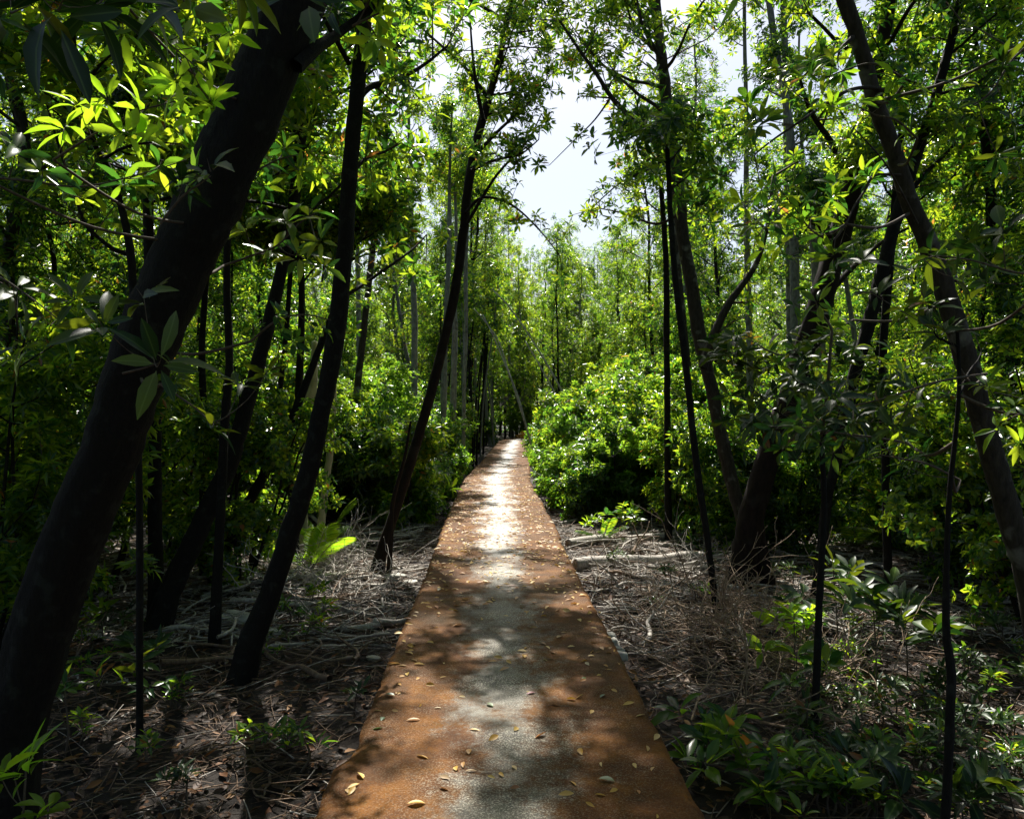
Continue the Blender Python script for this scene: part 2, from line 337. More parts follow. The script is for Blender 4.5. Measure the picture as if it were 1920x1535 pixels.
# ------------------------------------------------------------------ ground and walkway
def path_x(y):
    b = np.maximum(y - 17.0, 0); return .0875 - .024 * y + .043 * np.where(b < 2, b * b / 4, b - 1) + .03 * np.maximum(y - 40, 0) ** 2
def make_ground():
    u = np.linspace(-1, 1, 261); xs = np.sign(u) * (np.abs(u) * 13 + 290 * np.abs(u) ** 9)
    v = np.linspace(0, 1, 300); ys = -8 + v * 52 + 420 * v ** 9
    X, Y = np.meshgrid(xs, ys); Z = gz(X, Y)
    n, m = X.shape; i = np.arange(n - 1)[:, None] * m; j = np.arange(m - 1)[None]
    F = np.stack([i + j, i + j + 1, i + m + j + 1, i + m + j], -1).reshape(-1, 4)
    mb = MB(); mb.add(np.stack([X, Y, Z], -1).reshape(-1, 3), F)
    tag(mb.build('ground', M_ground), kind='structure')
make_ground()
def make_path():
    ys = np.concatenate([np.arange(-3, 12, .04), np.arange(12, 50, .15)])
    hw = .757
    us = np.concatenate([[-1], np.linspace(-1, 1, 41), [1]])
    cx = path_x(ys)
    nz = lambda s, ph: .004 * np.sin(ys * 1.9 * s + ph) + .002 * np.sin(ys * 11.7 * s + ph * 2) - .012 * np.maximum(0, np.sin(ys * 2.3 * s + ph) * np.sin(ys * 7.1 * s + ph * 3) - .55) + .002 * rng.normal(0, 1, len(ys))
    cr = lambda: -np.convolve(np.maximum(0, rng.normal(0, 1, len(ys)) - 1.3), [.2, .6, 1, .6, .2], 'same') * .012
    le = cx - hw + nz(1, .3) - cr(); re = cx + hw + nz(1.13, 2.1) + cr()
    # cast in bays: each bay a little out of line with the last; a chipped corner on the near left
    bay = np.floor((ys + 3) / 4.35).astype(int); off = rng.normal(0, .012, 40)
    le = le + off[bay] - .05 * np.clip((3.72 - ys) / .12, 0, 1); re = re + off[bay + 3] + .03 * np.clip((3.3 - ys) / .4, 0, 1)
    V = []; T = []
    for a, u in enumerate(us):
        x = (le + re) / 2 + (re - le) / 2 * u
        edge = np.clip((abs(u) - .965) / .035, 0, 1)
        z = -.018 * edge ** 2 + .0025 * np.sin(ys * 7 + u * 9) - .010 * (bay % 2) * 0
        if a in (0, len(us) - 1): z = np.full_like(ys, -.62); x = x - np.sign(u) * .03
        V.append(np.stack([x, ys, z], -1)); t = np.ones((len(ys), 4)); t[:, 0] = u * .5 + .5; t[:, 1] = ((ys + 3) / 4.35 + .5) % 1.0; T.append(t)
    V = np.stack(V, 1); T = np.stack(T, 1); n, m = V.shape[:2]
    i = np.arange(n - 1)[:, None] * m; j = np.arange(m - 1)[None]
    F = np.stack([i + j, i + j + 1, i + m + j + 1, i + m + j], -1).reshape(-1, 4)
    mb = MB(); mb.add(V.reshape(-1, 3), F, T.reshape(-1, 4))
    tag(mb.build('path', M_path), kind='structure')
make_path()

# ------------------------------------------------------------------ plant builders
def curve_pts(p0, d0, L, n=6, up=.3, jit=.15):
    """a growing branch: starts along d0, bends up, wanders"""
    P = [np.asarray(p0, float)]; d = norm(d0)
    for i in range(n):
        d = norm(d + np.array([0, 0, up / n]) + rng.normal(0, jit / math.sqrt(n), 3)); P.append(P[-1] + d * L / n)
    return np.array(P)
def smooth_path(P, m=5):
    P = np.asarray(P, float); n = len(P)
    if n < 3: return np.array([P[0] + (P[-1] - P[0]) * t for t in np.linspace(0, 1, m + 1)])
    out = []
    for i in range(n - 1):
        p0 = P[max(i - 1, 0)]; p1 = P[i]; p2 = P[i + 1]; p3 = P[min(i + 2, n - 1)]
        for t in np.linspace(0, 1, m, endpoint=False):
            out.append(.5 * (2 * p1 + (p2 - p0) * t + (2 * p0 - 5 * p1 + 4 * p2 - p3) * t * t + (3 * p1 - p0 - 3 * p2 + p3) * t ** 3))
    out.append(P[-1]); return np.array(out)
def limb_foliage(wood, leafmb, P, r0, ntw=6, twl=.5, nsub=3, L=.1, asp=.34, k=7, lod=0, t0=.25, sides=5, lift=.35, pal=None):
    """one limb with its twigs (wood) and leaf rosettes (crown)"""
    n = len(P); tube(wood, P, np.linspace(r0, r0 * .3, n), sides)
    T = norm(np.gradient(P, axis=0))
    tt = np.sort(rng.uniform(t0, 1, ntw)); tt[-1] = 1
    f = tt * (n - 1); i = np.minimum(f.astype(int), n - 2); w = (f - i)[:, None]
    B = P[i] * (1 - w) + P[i + 1] * w; D = norm(T[i] * .6 + rng.normal(0, .75, (ntw, 3)) + np.array([0, 0, lift]))
    E = B + D * twl * rng.uniform(.5, 1.2, (ntw, 1))
    sticks(leafmb, B, E, r0 * .32, r0 * .14, 1)
    Bs = np.repeat(B, nsub, 0); Es = np.repeat(E, nsub, 0); Ds = np.repeat(D, nsub, 0)
    q = rng.uniform(.3, 1, (len(Bs), 1)); S0 = Bs + (Es - Bs) * q
    D2 = norm(Ds * .5 + rng.normal(0, .7, Ds.shape) + np.array([0, 0, lift])); S1 = S0 + D2 * twl * rng.uniform(.25, .65, (len(Bs), 1))
    sticks(leafmb, S0, S1, r0 * .16, r0 * .07 + .0006, 1)
    Cn = np.concatenate([E, S1, (S0 + S1) / 2 + rng.normal(0, twl * .08, S0.shape)]); A = norm(np.concatenate([D, D2, D2]) + np.array([0, 0, .35]))
    rosettes(leafmb, Cn, A, k, L, asp, lod, 0, pal=pal)

TR = []
def make_tree(name, trunk, rads, label, cat='tree', z0=3, z1=None, nlimb=16, limb=1.6, ntw=6, twl=.5, nsub=3, L=.1, k=7, lod=0, bark=None, leaf=None, asp=.34, sides=10, prof=None, up=.5, group=None, extra=None, wob=.03, azb=None, roots=True):
    """tree > trunk (with limbs), crown (twigs and leaves); trunk points in world coordinates"""
    base = np.array([trunk[0][0], trunk[0][1], trunk[0][2]]); T = smooth_path(trunk, 6)
    r = np.interp(np.linspace(0, 1, len(T)), np.linspace(0, 1, len(rads)), rads)
    root = thing(name, tuple(base), label, cat, group)
    w = MB(); c = MB()
    rr = r.copy(); h = T[:, 2] - T[0, 2]
    if roots: rr = r * (1 + .35 * np.exp(-h / .10))
    tube(w, T + (rng.normal(0, .03, T.shape) * r[:, None] if len(T) > 8 else 0), rr, sides, 0, wob, fl=.035 if sides > 8 else 0); TR.append(T)
    zmax = T[:, 2].max() if z1 is None else z1
    for b in range(nlimb):
        q = (b + rng.random()) / nlimb; z = z0 + (zmax - z0) * q
        i = int(np.argmin(np.abs(T[:, 2] - z))); az = b * 2.4 + rng.random()
        if azb is not None and rng.random() < .6: az = azb + rng.normal(0, .6)
        pr = (1 - .65 * q) if prof is None else prof(q)
        d = np.array([math.cos(az), math.sin(az), rng.uniform(.1, .8)])
        P = curve_pts(T[i], d, limb * pr * rng.uniform(.7, 1.2), 6, up, .35)
        limb_foliage(w, c, P, max(r[i] * .38, .008), ntw, twl, nsub, L, asp, k, lod)
    if extra: extra(w, c)
    w.v = [v - base for v in w.v]
    w.build('trunk', bark or M_bark, root)
    if c.n:
        c.v = [v - base for v in c.v]; c.build('crown', [leaf or M_leaf, M_twig], root)
    return root

# generic trees (built once, copied)
def generic_tree(H, r, z0, nl, limb, seed, lod=0, L=.105, label='', bark=None, **kw):
    n = 9; z = np.linspace(0, H, n); ln = rng.normal(0, .05, 2)
    wx = np.cumsum(rng.normal(0, .10, n)) + ln[0] * z; wy = np.cumsum(rng.normal(0, .10, n)) + ln[1] * z; wx -= wx[0]; wy -= wy[0]
    T = np.stack([wx, wy, z - .05], -1)
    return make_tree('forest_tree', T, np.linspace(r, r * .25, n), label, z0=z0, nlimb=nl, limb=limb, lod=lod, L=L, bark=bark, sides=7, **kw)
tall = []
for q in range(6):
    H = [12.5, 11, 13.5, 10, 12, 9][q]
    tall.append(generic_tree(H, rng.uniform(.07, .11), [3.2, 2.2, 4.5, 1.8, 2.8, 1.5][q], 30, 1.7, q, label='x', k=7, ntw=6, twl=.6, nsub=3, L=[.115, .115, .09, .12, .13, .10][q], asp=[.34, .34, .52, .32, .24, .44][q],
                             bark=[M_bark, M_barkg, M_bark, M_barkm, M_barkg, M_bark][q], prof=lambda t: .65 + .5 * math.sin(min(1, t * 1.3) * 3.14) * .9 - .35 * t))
def generic_shrub(H, rad, seed, nst=5, L=.10, lod=0, k=8, asp=.42, name='mangrove_shrub', leaf=None, ntw=6, nl=9):
    root = thing(name, (0, 0, 0), 'x', 'shrub')
    w = MB(); c = MB()
    for s in range(nst):
        az = s * 2.4 + rng.random(); d = np.array([math.cos(az) * .35, math.sin(az) * .35, 1])
        P = curve_pts((math.cos(az) * .08, math.sin(az) * .08, -.05), d, H * rng.uniform(.75, 1.0), 8, .3, .25)
        tube(w, P, np.linspace(.022, .007, 9), 5)
        for b in range(nl):
            t = rng.uniform(.12, 1); i = min(int(t * 8), 7); a2 = rng.random() * 6.28
            d2 = np.array([math.cos(a2), math.sin(a2), rng.uniform(.0, .7)])
            limb_foliage(w, c, curve_pts(P[i], d2, rad * rng.uniform(.4, 1.0) * (1 - .35 * t), 4, .4, .3), .008, ntw, .32, 3, L, asp, k, lod, sides=4)
    w.build('stem', M_bark, root); c.build('foliage', [leaf or M_leaf, M_twig], root)
    return root
shrubs = [generic_shrub([2.4, 3.0, 1.9, 3.4][q], [1.0, 1.15, .95, 1.1][q], q, leaf=M_leaf, L=[.10, .075, .11, .12][q], asp=[.40, .6, .34, .26][q]) for q in range(4)]

young_trees = []
for q in range(3):
    H = [5.5, 6.5, 7.5][q]; o = generic_tree(H, .045, .5, 26, 1.15, q, label='x', k=7, ntw=6, twl=.45, nsub=4, L=.105, prof=lambda t: 1.05 - .6 * t); o.name = 'young_tree'; young_trees.append(o)
M_leafs = leaf_mat('leaf_shrub', [(0, (.022, .062, .018)), (1, (.065, .135, .025))], [(0, (.07, .22, .02)), (.5, (.26, .52, .03)), (1, (.50, .72, .04))], .24, .5, spec=.6)
lows = [generic_shrub([1.1, 1.45, 1.25][q], [.5, .6, .55][q], q, nst=6, nl=5, ntw=5, leaf=[M_leafs, M_leaf, M_leafs][q]) for q in range(3)]
mids = [generic_shrub([2.0, 2.7][q], [.85, 1.0][q], q, nl=7, ntw=6, leaf=M_leafs) for q in range(2)]
# ------------------------------------------------------------------ placing the wood
placed = []; sx_ = .28
def ok(x, y, r):
    for a, b, s in placed:
        if (a - x) ** 2 + (b - y) ** 2 < (r * .5 + s * .5) ** 2: return False
    placed.append((x, y, r)); return True
used = {}
def put(src, x, y, rz, sc, label, group):
    loc = (x, y, float(gz(x, y)) - .02)
    if id(src) not in used:
        used[id(src)] = 1; src.location = loc; src.rotation_euler = (0, 0, rz); src.scale = (sc, sc, sc); src['label'] = label; src['group'] = group; return src
    return copy_thing(src, loc, rz, sc, label, group)
def side_words(x, y):
    s = 'left' if x < path_x(y) else 'right'
    dd = abs(x - path_x(y))
    near = 'close' if dd < 4 else ('a little back' if dd < 9 else 'well back')
    far = 'nearer part' if y < 16 else ('middle stretch' if y < 30 else 'far end')
    return s, near, far
nt = 0
def words(x, y):
    s, near, far = side_words(x, y); return s, near, far
for _ in range(12000):
    y = rng.uniform(-9, 62); xw = .70 * abs(y) + 5; x = rng.uniform(-xw, xw); dx = x - (path_x(y) if y < 44 else path_x(44.))
    if y < 2.5 and (y > -1.5 and abs(x) < (1.9 if y < 1 else 2.6)): continue
    if y <= -1.5 and abs(x) < .9: continue
    if 2.5 <= y < 8.5 and abs(x) < .66 * y + 1.2: continue
    if 2.5 < y < 46:
        if dx < 0 and dx > (-2.6 if y < 15 else (-6.4 if y < 28 else -1.0)): continue
        if dx > 0 and dx < (3.4 if y < 14 else (4.4 if y < 36 else 1.8)): continue
    if 2.5 < y < 11 and abs(dx) < 5: continue
    if not ok(x, y, 3.5 if y < 24 else 3.0): continue
    q = rng.integers(0, 6); sc = rng.uniform(.82, 1.15)
    ang = (x / max(y, 1))                                    # lower trees behind the gap over the path
    HT = [12.5, 11, 13.5, 10, 12, 9]
    if -.03 < ang < .17 and y > 22: sc = min(1.25, (1.6 + rng.uniform(.19, .245) * y) / HT[q])
    s, near, far = side_words(x, y)
    kind = ['dark barked', 'pale grey', 'black barked', 'mottled', 'tall grey', 'bushy'][q]
    if y < 2: far = 'beside or behind the viewer'
    put(tall[q], x, y, rng.random() * 6.28, sc, f'{kind} tree {near} {s} of the path, {far}'.replace('beside or behind the viewer', 'behind the viewer'), f'{kind} trees {near} the {s} of the path, {far}')
    nt += 1
print('tall trees', nt)
placed = []; ns = 0
for _ in range(9000):
    y = rng.uniform(8.6, 50); xw = .68 * y + 1; x = rng.uniform(-xw, xw); dx = x - path_x(min(y, 44.))
    if y < 46:
        if dx < 0 and dx > -1.9: continue
        if dx > 0 and dx < 1.8: continue
    if y < 13.5 and -3.6 < dx < 3.2: continue
    if y < 10.5 and abs(dx) < 5.0: continue
    young = rng.random() < (.45 if abs(dx) > 3.5 else .0)
    if not ok(x, y, (1.9 if y < 25 else 2.5)): continue
    q = rng.integers(0, 4); s, near, far = side_words(x, y); sc = rng.uniform(.75, 1.1)
    if abs(dx) < 3: sc *= .8
    if young:
        q = q % 3; kind = ['dense', 'loose', 'tall'][q]
        put(young_trees[q], x, y, rng.random() * 6.28, sc, f'{kind} young tree {near} {s} of the path, {far}', f'{kind} young trees {near} the {s} of the path, {far}')
    else:
        kind = ['bushy green', 'tall green', 'yellow-green', 'leggy green'][q]
        put(shrubs[q], x, y, rng.random() * 6.28, sc, f'{kind} shrub {near} {s} of the path, {far}', f'{kind} shrubs {near} the {s} of the path, {far}')
    ns += 1
# the two thickets that close in on the walkway
for side in (-1, 1):
    for k, y in enumerate(np.arange(13.6 if side < 0 else 14.2, 40, .95)):
        for row in range(4 if y < 26 else 2):
            off = .757 + [.82, 1.6, 2.5, 3.4][row] + rng.normal(0, .1); x = path_x(y) + side * off; yy = y + rng.normal(0, .25)
            if (side < 0 and y > 24 and row == 0) or (side < 0 and y > 30): continue
            s = 'left' if side < 0 else 'right'; far = 'front' if y < 17 else ('middle' if y < 24 else 'far end'); c_ = rng.random()
            if row == 0: src, kind = [(lows[0], 'yellow-green low'), (lows[1], 'dark green low'), (lows[2], 'pale green low')][int(rng.integers(0, 3))]
            elif row == 1: src, kind = (mids[0], 'lime green') if c_ < (.75 if side < 0 else .3) else (shrubs[2], 'yellow-green')
            elif row == 2: src, kind = (mids[1], 'tall lime green') if c_ < (.6 if side < 0 else .2) else (shrubs[0], 'bushy green')
            else: src, kind = (shrubs[1], 'tall green') if c_ < .5 else (shrubs[3], 'leggy green')
            rw = ['{} shrub brushing the {} edge of the path, {}', '{} shrub in the {} thicket by the path, {}', '{} shrub deeper in the {} thicket, {}', '{} shrub at the back of the {} thicket, {}'][row]
            put(src, x, yy, rng.random() * 6.28, rng.uniform(.72, 1.25), rw.format(kind, s, far), rw.format(kind, s, far).replace('shrub', 'shrubs')); ns += 1
for q, (x, y) in enumerate([(-4.7, 8.0), (-4.5, 9.0), (-3.0, 8.9), (-5.4, 7.4), (-4.2, 6.3), (-3.9, 10.4), (-5.6, 9.4),
                            (5.0, 8.9), (3.9, 11.0), (5.4, 9.6), (4.7, 7.2), (2.7, 12.4), (6.2, 8.8), (4.9, 6.0)]):
    s = 'left' if x < 0 else 'right'; src, kind = [(shrubs[3], 'leggy'), (young_trees[0], 'slender'), (shrubs[1], 'tall'), (shrubs[0], 'bushy')][q % 4]
    near = 'nearest' if y < 7.2 else ('next to the leaning trunks' if y < 9.3 else 'just behind the brushwood')
    put(src, x, y, rng.random() * 6.28, rng.uniform(.8, 1.0), f'{kind} leafy shrub in the shade {s} of the path, {near}', f'{kind} shaded shrubs {s} of the path, {near}')
for q, (x, y) in enumerate([(-1.9, 30), (-2.8, 33), (-1.5, 36), (-3.4, 29), (-2.3, 40), (-1.2, 44), (-3.6, 36.5), (-4.4, 32), (6.2, 31), (7.4, 36), (5.2, 27), (8.2, 41)]):
    put(tall[[0, 4, 2, 1][q % 4]], x, y, rng.random() * 6.28, rng.uniform(.95, 1.15), f'{["black", "grey", "dark", "pale"][q % 4]} tall tree framing the {"left" if x < 0 else "right"} of the sky gap, number of its row hidden'.replace(', number of its row hidden', ''), f'{["black", "grey", "dark", "pale"][q % 4]} tall trees framing the sky gap')
for q in range(60):
    y = rng.uniform(46.5, 62); x = rng.uniform(-10, 12)
    if abs(x - sx_) < 1.8 and 50 < y < 54: continue
    src = [young_trees[1], tall[3], tall[5], young_trees[0], young_trees[2], tall[5]][q % 6]; kind = ['loose young', 'mottled', 'bushy', 'dense young', 'tall young', 'bushy'][q % 6]
    put(src, x, y, rng.random() * 6.28, rng.uniform(.85, 1.2), f'{kind} tree closing the view beyond the end of the path', f'{kind} trees beyond the end of the path')
print('shrubs', ns)

# far-off wood closing the view: one leafy mass
def far_wood():
    mb = MB(); n = 40000
    a = rng.uniform(-.62, .62, n); d = rng.uniform(64, 78, n); x = np.sin(a) * d * 1.25; y = np.cos(a) * d
    top = 9.5 + 2.5 * np.sin(x * .5) + 1.5 * np.sin(x * 1.7 + 1); z = rng.uniform(0, 1, n) ** .8 * top - .3
    A = norm(rng.normal(0, .5, (n, 3)) + np.array([0, -.3, .8]))
    rosettes(mb, np.stack([x, y, z], -1), A, 7, .30, .45, 0, 0)
    m2 = 90; a = rng.uniform(-.62, .62, m2); d = rng.uniform(64, 76, m2); B = np.stack([np.sin(a) * d * 1.25, np.cos(a) * d, np.full(m2, -.4)], -1)
    sticks(mb, B, B + np.stack([rng.normal(0, .5, m2), rng.normal(0, .5, m2), rng.uniform(4, 8, m2)], -1), .10, .04, 1)
    tag(mb.build('distant_woods', [M_leaf, M_bark]), 'distant wood closing the view beyond the path', 'woods', kind='stuff')
far_wood()

# ------------------------------------------------------------------ the trees one can tell apart
def from_px(pts, above=None):
    """pts: (px, py, width px, distance) -> world trunk points and radii; base is dropped onto the ground"""
    T = [P3(p[0], p[1], p[3]) for p in pts]; r = [p[2] / 2 / FPX * p[3] for p in pts]
    T = np.array(T); b = T[0].copy(); b[2] = gz(b[0], b[1]) - .08; T[0] = b
    return T, r
def d0_near(pts): return pts[0][3] < 5.5
def branch_px(w, c, pts, tw=None, **kw):
    P = smooth_path(np.array([P3(p[0], p[1], p[3]) for p in pts]), 4); r0 = pts[0][2] / 2 / FPX * pts[0][3]
    kw = dict(dict(twl=.36, nsub=2, L=.11, k=7, lod=1, t0=.15), **kw); kw['ntw'] = max(2, int(kw.get('ntw', 7) * .75)); kw['nsub'] = 1 if d0_near(pts) else kw['nsub']
    limb_foliage(w, c, P, r0, **kw)
def D(pts, d0, d1=None):
    n = len(pts); d1 = d0 if d1 is None else d1
    return [(p[0], p[1], p[2], d0 + (d1 - d0) * i / (n - 1)) for i, p in enumerate(pts)]

NT0 = len(TR)
# big dark trunk on the left
T, r = from_px(D([(-12, 1600, 128), (18, 1400, 116), (72, 1200, 110), (137, 1000, 106), (203, 850, 104), (257, 690, 108), (338, 500, 112), (396, 380, 114), (470, 200, 114), (552, 0, 106), (640, -260, 96), (730, -600, 80), (800, -1000, 60), (860, -1500, 40)], 3.55, 3.3))
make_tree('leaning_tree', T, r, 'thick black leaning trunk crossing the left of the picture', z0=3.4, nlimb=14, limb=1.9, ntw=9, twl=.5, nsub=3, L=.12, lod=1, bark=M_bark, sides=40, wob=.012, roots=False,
          extra=lambda w, c: branch_px(w, c, D([(555, 125, 30), (590, 92, 26), (612, 78, 20), (640, 58, 15), (700, 10, 12), (760, -60, 10), (830, -180, 8)], 3.32, 3.9), ntw=6, t0=.5))
# second dark trunk left of the path
T, r = from_px(D([(447, 1275, 50), (470, 1200, 46), (500, 1130, 42), (540, 1010, 38), (575, 900, 36), (602, 780, 34), (627, 650, 34), (645, 480, 31), (658, 300, 29), (672, 150, 28), (688, 0, 27), (704, -200, 24), (730, -500, 18), (750, -800, 12)], 5.75))
def ex(w, c):
    branch_px(w, c, D([(668, 190, 16), (690, 165, 13), (722, 155, 12), (760, 142, 10), (800, 118, 8), (840, 85, 6)], 5.75, 6.3), ntw=10)
    branch_px(w, c, D([(662, 320, 10), (690, 295, 8), (720, 285, 7), (752, 268, 5)], 5.75, 6.2), ntw=8)
    branch_px(w, c, D([(640, 560, 9), (700, 520, 7), (770, 470, 5), (800, 440, 4)], 5.75, 6.6), ntw=4)
    branch_px(w, c, D([(655, 120, 12), (610, 40, 10), (570, -40, 8)], 5.75, 5.2), ntw=6)
make_tree('slim_tree', T, r, 'dark slim tree leaning right, between the big leaning trunk and the path', z0=4.6, nlimb=13, limb=1.8, azb=.4, ntw=8, nsub=3, L=.11, lod=1, sides=14, extra=ex)
# thin curved tree at the left path edge
T, r = from_px(D([(703, 1078, 30), (714, 1040, 23), (730, 990, 20), (752, 925, 19), (790, 800, 19), (820, 690, 18), (850, 560, 18), (868, 440, 17), (878, 350, 17), (898, 250, 17), (922, 165, 13), (940, 92, 11), (958, 0, 10), (975, -120, 9), (985, -300, 8), (980, -500, 6)], 9.5, 10.6))
def ex(w, c):
    branch_px(w, c, D([(906, 225, 9), (893, 160, 7), (885, 90, 6), (880, 10, 4)], 9.7), ntw=9, L=.10)
    branch_px(w, c, D([(872, 400, 7), (905, 370, 5), (960, 385, 5), (1010, 430, 4), (1050, 480, 3)], 9.7, 10.2), ntw=9, L=.10, t0=.35)
    branch_px(w, c, D([(915, 185, 9), (870, 125, 8), (815, 75, 6), (765, 30, 4)], 9.7, 10.3), ntw=14, L=.10)
    branch_px(w, c, D([(948, 40, 9), (900, 10, 7), (850, -10, 6), (800, 10, 4)], 9.9, 10.6), ntw=12, L=.10)
    branch_px(w, c, D([(892, 290, 8), (940, 240, 6), (985, 200, 5), (1025, 150, 4)], 9.7, 10.2), ntw=18, L=.10)
    branch_px(w, c, D([(884, 320, 7), (930, 300, 5), (975, 290, 4), (1010, 262, 3)], 9.7, 9.2), ntw=16, L=.10)
    branch_px(w, c, D([(875, 420, 7), (930, 330, 5), (985, 270, 4), (1015, 215, 3)], 9.7, 9.9), ntw=5, L=.10, t0=.6)
make_tree('curved_tree', T, r, 'thin dark curving tree standing right at the left edge of the path', z0=5.2, nlimb=24, limb=1.9, azb=.2, ntw=8, twl=.45, prof=lambda t: .45 + .85 * t, nsub=3, L=.10, lod=1, bark=M_barkr, sides=12, extra=ex)
T, r = from_px(D([(728, 1080, 11), (733, 1010, 9), (737, 940, 8), (758, 860, 6), (770, 790, 4)], 9.45))
make_tree('sapling', T, r, 'thin bare sapling stem beside the foot of the curved tree', 'sapling', z0=1.3, nlimb=0, bark=M_barkr, sides=8)

# left group of leaning stems
def simple(name, label, pts, d0, d1=None, bark=None, cat='tree', **kw):
    T, r = from_px(D(pts, d0, d1)); kw = dict(dict(z0=3.3, nlimb=18, limb=1.4, ntw=8, twl=.45, nsub=3, L=.105, lod=1, sides=10), **kw)
    return make_tree(name, T, r, label, cat, bark=bark or M_bark, **kw)
simple('leaning_stem_tree', 'dark tree leaning right behind the big leaning trunk, fattest of that clump', [(285, 1190, 56), (318, 1110, 44), (350, 1040, 40), (392, 950, 36), (430, 870, 34), (457, 780, 30), (485, 680, 27), (515, 560, 24), (545, 420, 22), (565, 250, 20), (590, 60, 18), (600, -200, 14)], 7.0, 7.4)
simple('upright_tree', 'upright dark trunk seen just right of the big leaning trunk', [(292, 1165, 32), (290, 1000, 26), (291, 880, 25), (289, 740, 23), (284, 560, 21), (278, 380, 19), (285, 180, 17), (300, -60, 14)], 7.2, 7.2)
simple('upright_tree', 'dark stem in front of the sunlit brushwood, left of the slim leaning tree', [(402, 1215, 24), (408, 1080, 19), (415, 940, 17), (421, 800, 16), (430, 680, 15), (425, 520, 13), (432, 330, 12), (440, 100, 9)], 6.6, 6.6)
simple('thin_tree', 'thin dark stem forking low behind the leaning clump', [(384, 1060, 18), (381, 930, 15), (384, 800, 14), (378, 660, 12), (388, 500, 11), (396, 330, 9)], 9.0, 9.0)
simple('leaning_stem_tree', 'thin dark stem leaning far right towards the pale trunk', [(395, 1080, 24), (432, 1010, 20), (465, 945, 19), (500, 880, 18), (535, 815, 17), (565, 740, 15), (600, 650, 13), (640, 540, 11), (680, 400, 8)], 8.8, 9.6)
simple('thin_tree', 'thin dark stem leaning right in the left clump, nearest the slim tree', [(470, 1090, 14), (485, 960, 12), (498, 860, 12), (520, 760, 10), (535, 640, 9), (548, 470, 8)], 9.6, 9.6)
simple('upright_tree', 'dark trunk hard against the left side of the pale bare trunk', [(552, 1015, 18), (551, 900, 16), (556, 800, 15), (562, 700, 14), (566, 560, 12), (560, 380, 10), (570, 180, 9)], 10.5, 10.5)
simple('pale_bare_tree', 'pale sunlit bare trunk half hidden behind the slim leaning tree', [(566, 1000, 20), (567, 920, 22), (575, 830, 26), (581, 740, 30), (588, 700, 16), (590, 640, 10)], 11.5, 11.5, bark=M_pale, nlimb=0)
simple('pale_bare_tree', 'narrow pale dead trunk right of the slim leaning tree', [(596, 1000, 15), (608, 930, 14), (618, 850, 13), (624, 770, 12), (626, 700, 9), (624, 600, 6)], 11.0, 11.0, bark=M_pale, nlimb=2, z0=2.4, limb=.5, ntw=3)
# branching tree of the upper left
def ex(w, c):
    branch_px(w, c, D([(248, 478, 10), (215, 468, 8), (190, 450, 8), (160, 420, 7), (140, 365, 6), (112, 280, 6), (86, 190, 5)], 4.6, 4.4), ntw=8, L=.11, lod=2)
    branch_px(w, c, D([(192, 300, 8), (225, 280, 6), (275, 268, 5), (340, 270, 4)], 4.5, 4.3), ntw=8, L=.12, lod=2)
    branch_px(w, c, D([(160, 235, 6), (120, 200, 5), (80, 170, 4), (40, 120, 3)], 4.5, 4.2), ntw=7, L=.12, lod=2)
    branch_px(w, c, D([(150, 180, 6), (190, 120, 5), (240, 80, 4), (300, 40, 3)], 4.5, 4.2), ntw=8, L=.12, lod=2)
simple('forked_tree', 'slim forked tree behind the bright leaves at the upper left', [(262, 1200, 13), (262, 980, 13), (256, 760, 13), (252, 600, 14), (245, 480, 15), (230, 400, 13), (205, 320, 12), (180, 275, 11), (155, 200, 10), (140, 100, 9), (138, 0, 8), (150, -150, 6)], 4.6, 4.5, z0=3.0, nlimb=9, limb=.9, leaf=M_leafn, L=.12, extra=ex)

# right of the path
T, r = from_px(D([(1410, 1060, 34), (1398, 1000, 27), (1380, 930, 25), (1355, 830, 25), (1332, 720, 24), (1309, 620, 26), (1296, 530, 24), (1281, 450, 24), (1270, 345, 26), (1256, 250, 23), (1246, 150, 21), (1235, 60, 18), (1226, -60, 16), (1215, -250, 13), (1190, -450, 10), (1160, -640, 7)], 9.3, 10.6))
def ex(w, c):
    branch_px(w, c, D([(1266, 318, 15), (1245, 282, 13), (1215, 255, 12), (1176, 214, 11), (1146, 182, 9), (1118, 138, 8), (1085, 92, 6), (1050, 40, 4)], 9.3, 9.0), ntw=9, L=.10, twl=.32, t0=.1)
    branch_px(w, c, D([(1318, 690, 20), (1340, 625, 20), (1365, 572, 19), (1395, 530, 18), (1420, 490, 15), (1440, 420, 11), (1450, 330, 8)], 9.3, 9.6), ntw=8, L=.10)
    branch_px(w, c, D([(1240, 110, 10), (1215, 70, 8), (1200, 30, 6), (1190, -30, 5)], 9.3, 9.2), ntw=8, L=.10)
    branch_px(w, c, D([(1262, 300, 6), (1210, 320, 5), (1160, 345, 4), (1110, 390, 3)], 9.3, 9.6), ntw=5, L=.10, twl=.3, t0=.5)
    branch_px(w, c, D([(1143, 186, 4), (1115, 225, 3), (1080, 260, 3), (1030, 310, 2)], 9.1, 9.4), ntw=4, L=.09, twl=.2, t0=.1)
    branch_px(w, c, D([(1275, 400, 7), (1230, 420, 5), (1170, 400, 4), (1120, 390, 3)], 9.3, 9.9), ntw=9, L=.10, twl=.35, t0=.4)
make_tree('forked_tree', T, r, 'mottled slim tree right of the path with a long limb arching into the sky gap', z0=5.2, nlimb=26, limb=2.2, azb=2.9, ntw=8, twl=.5, prof=lambda t: .5 + .6 * t, nsub=3, L=.105, lod=1, sides=12, bark=M_barkm, extra=ex)
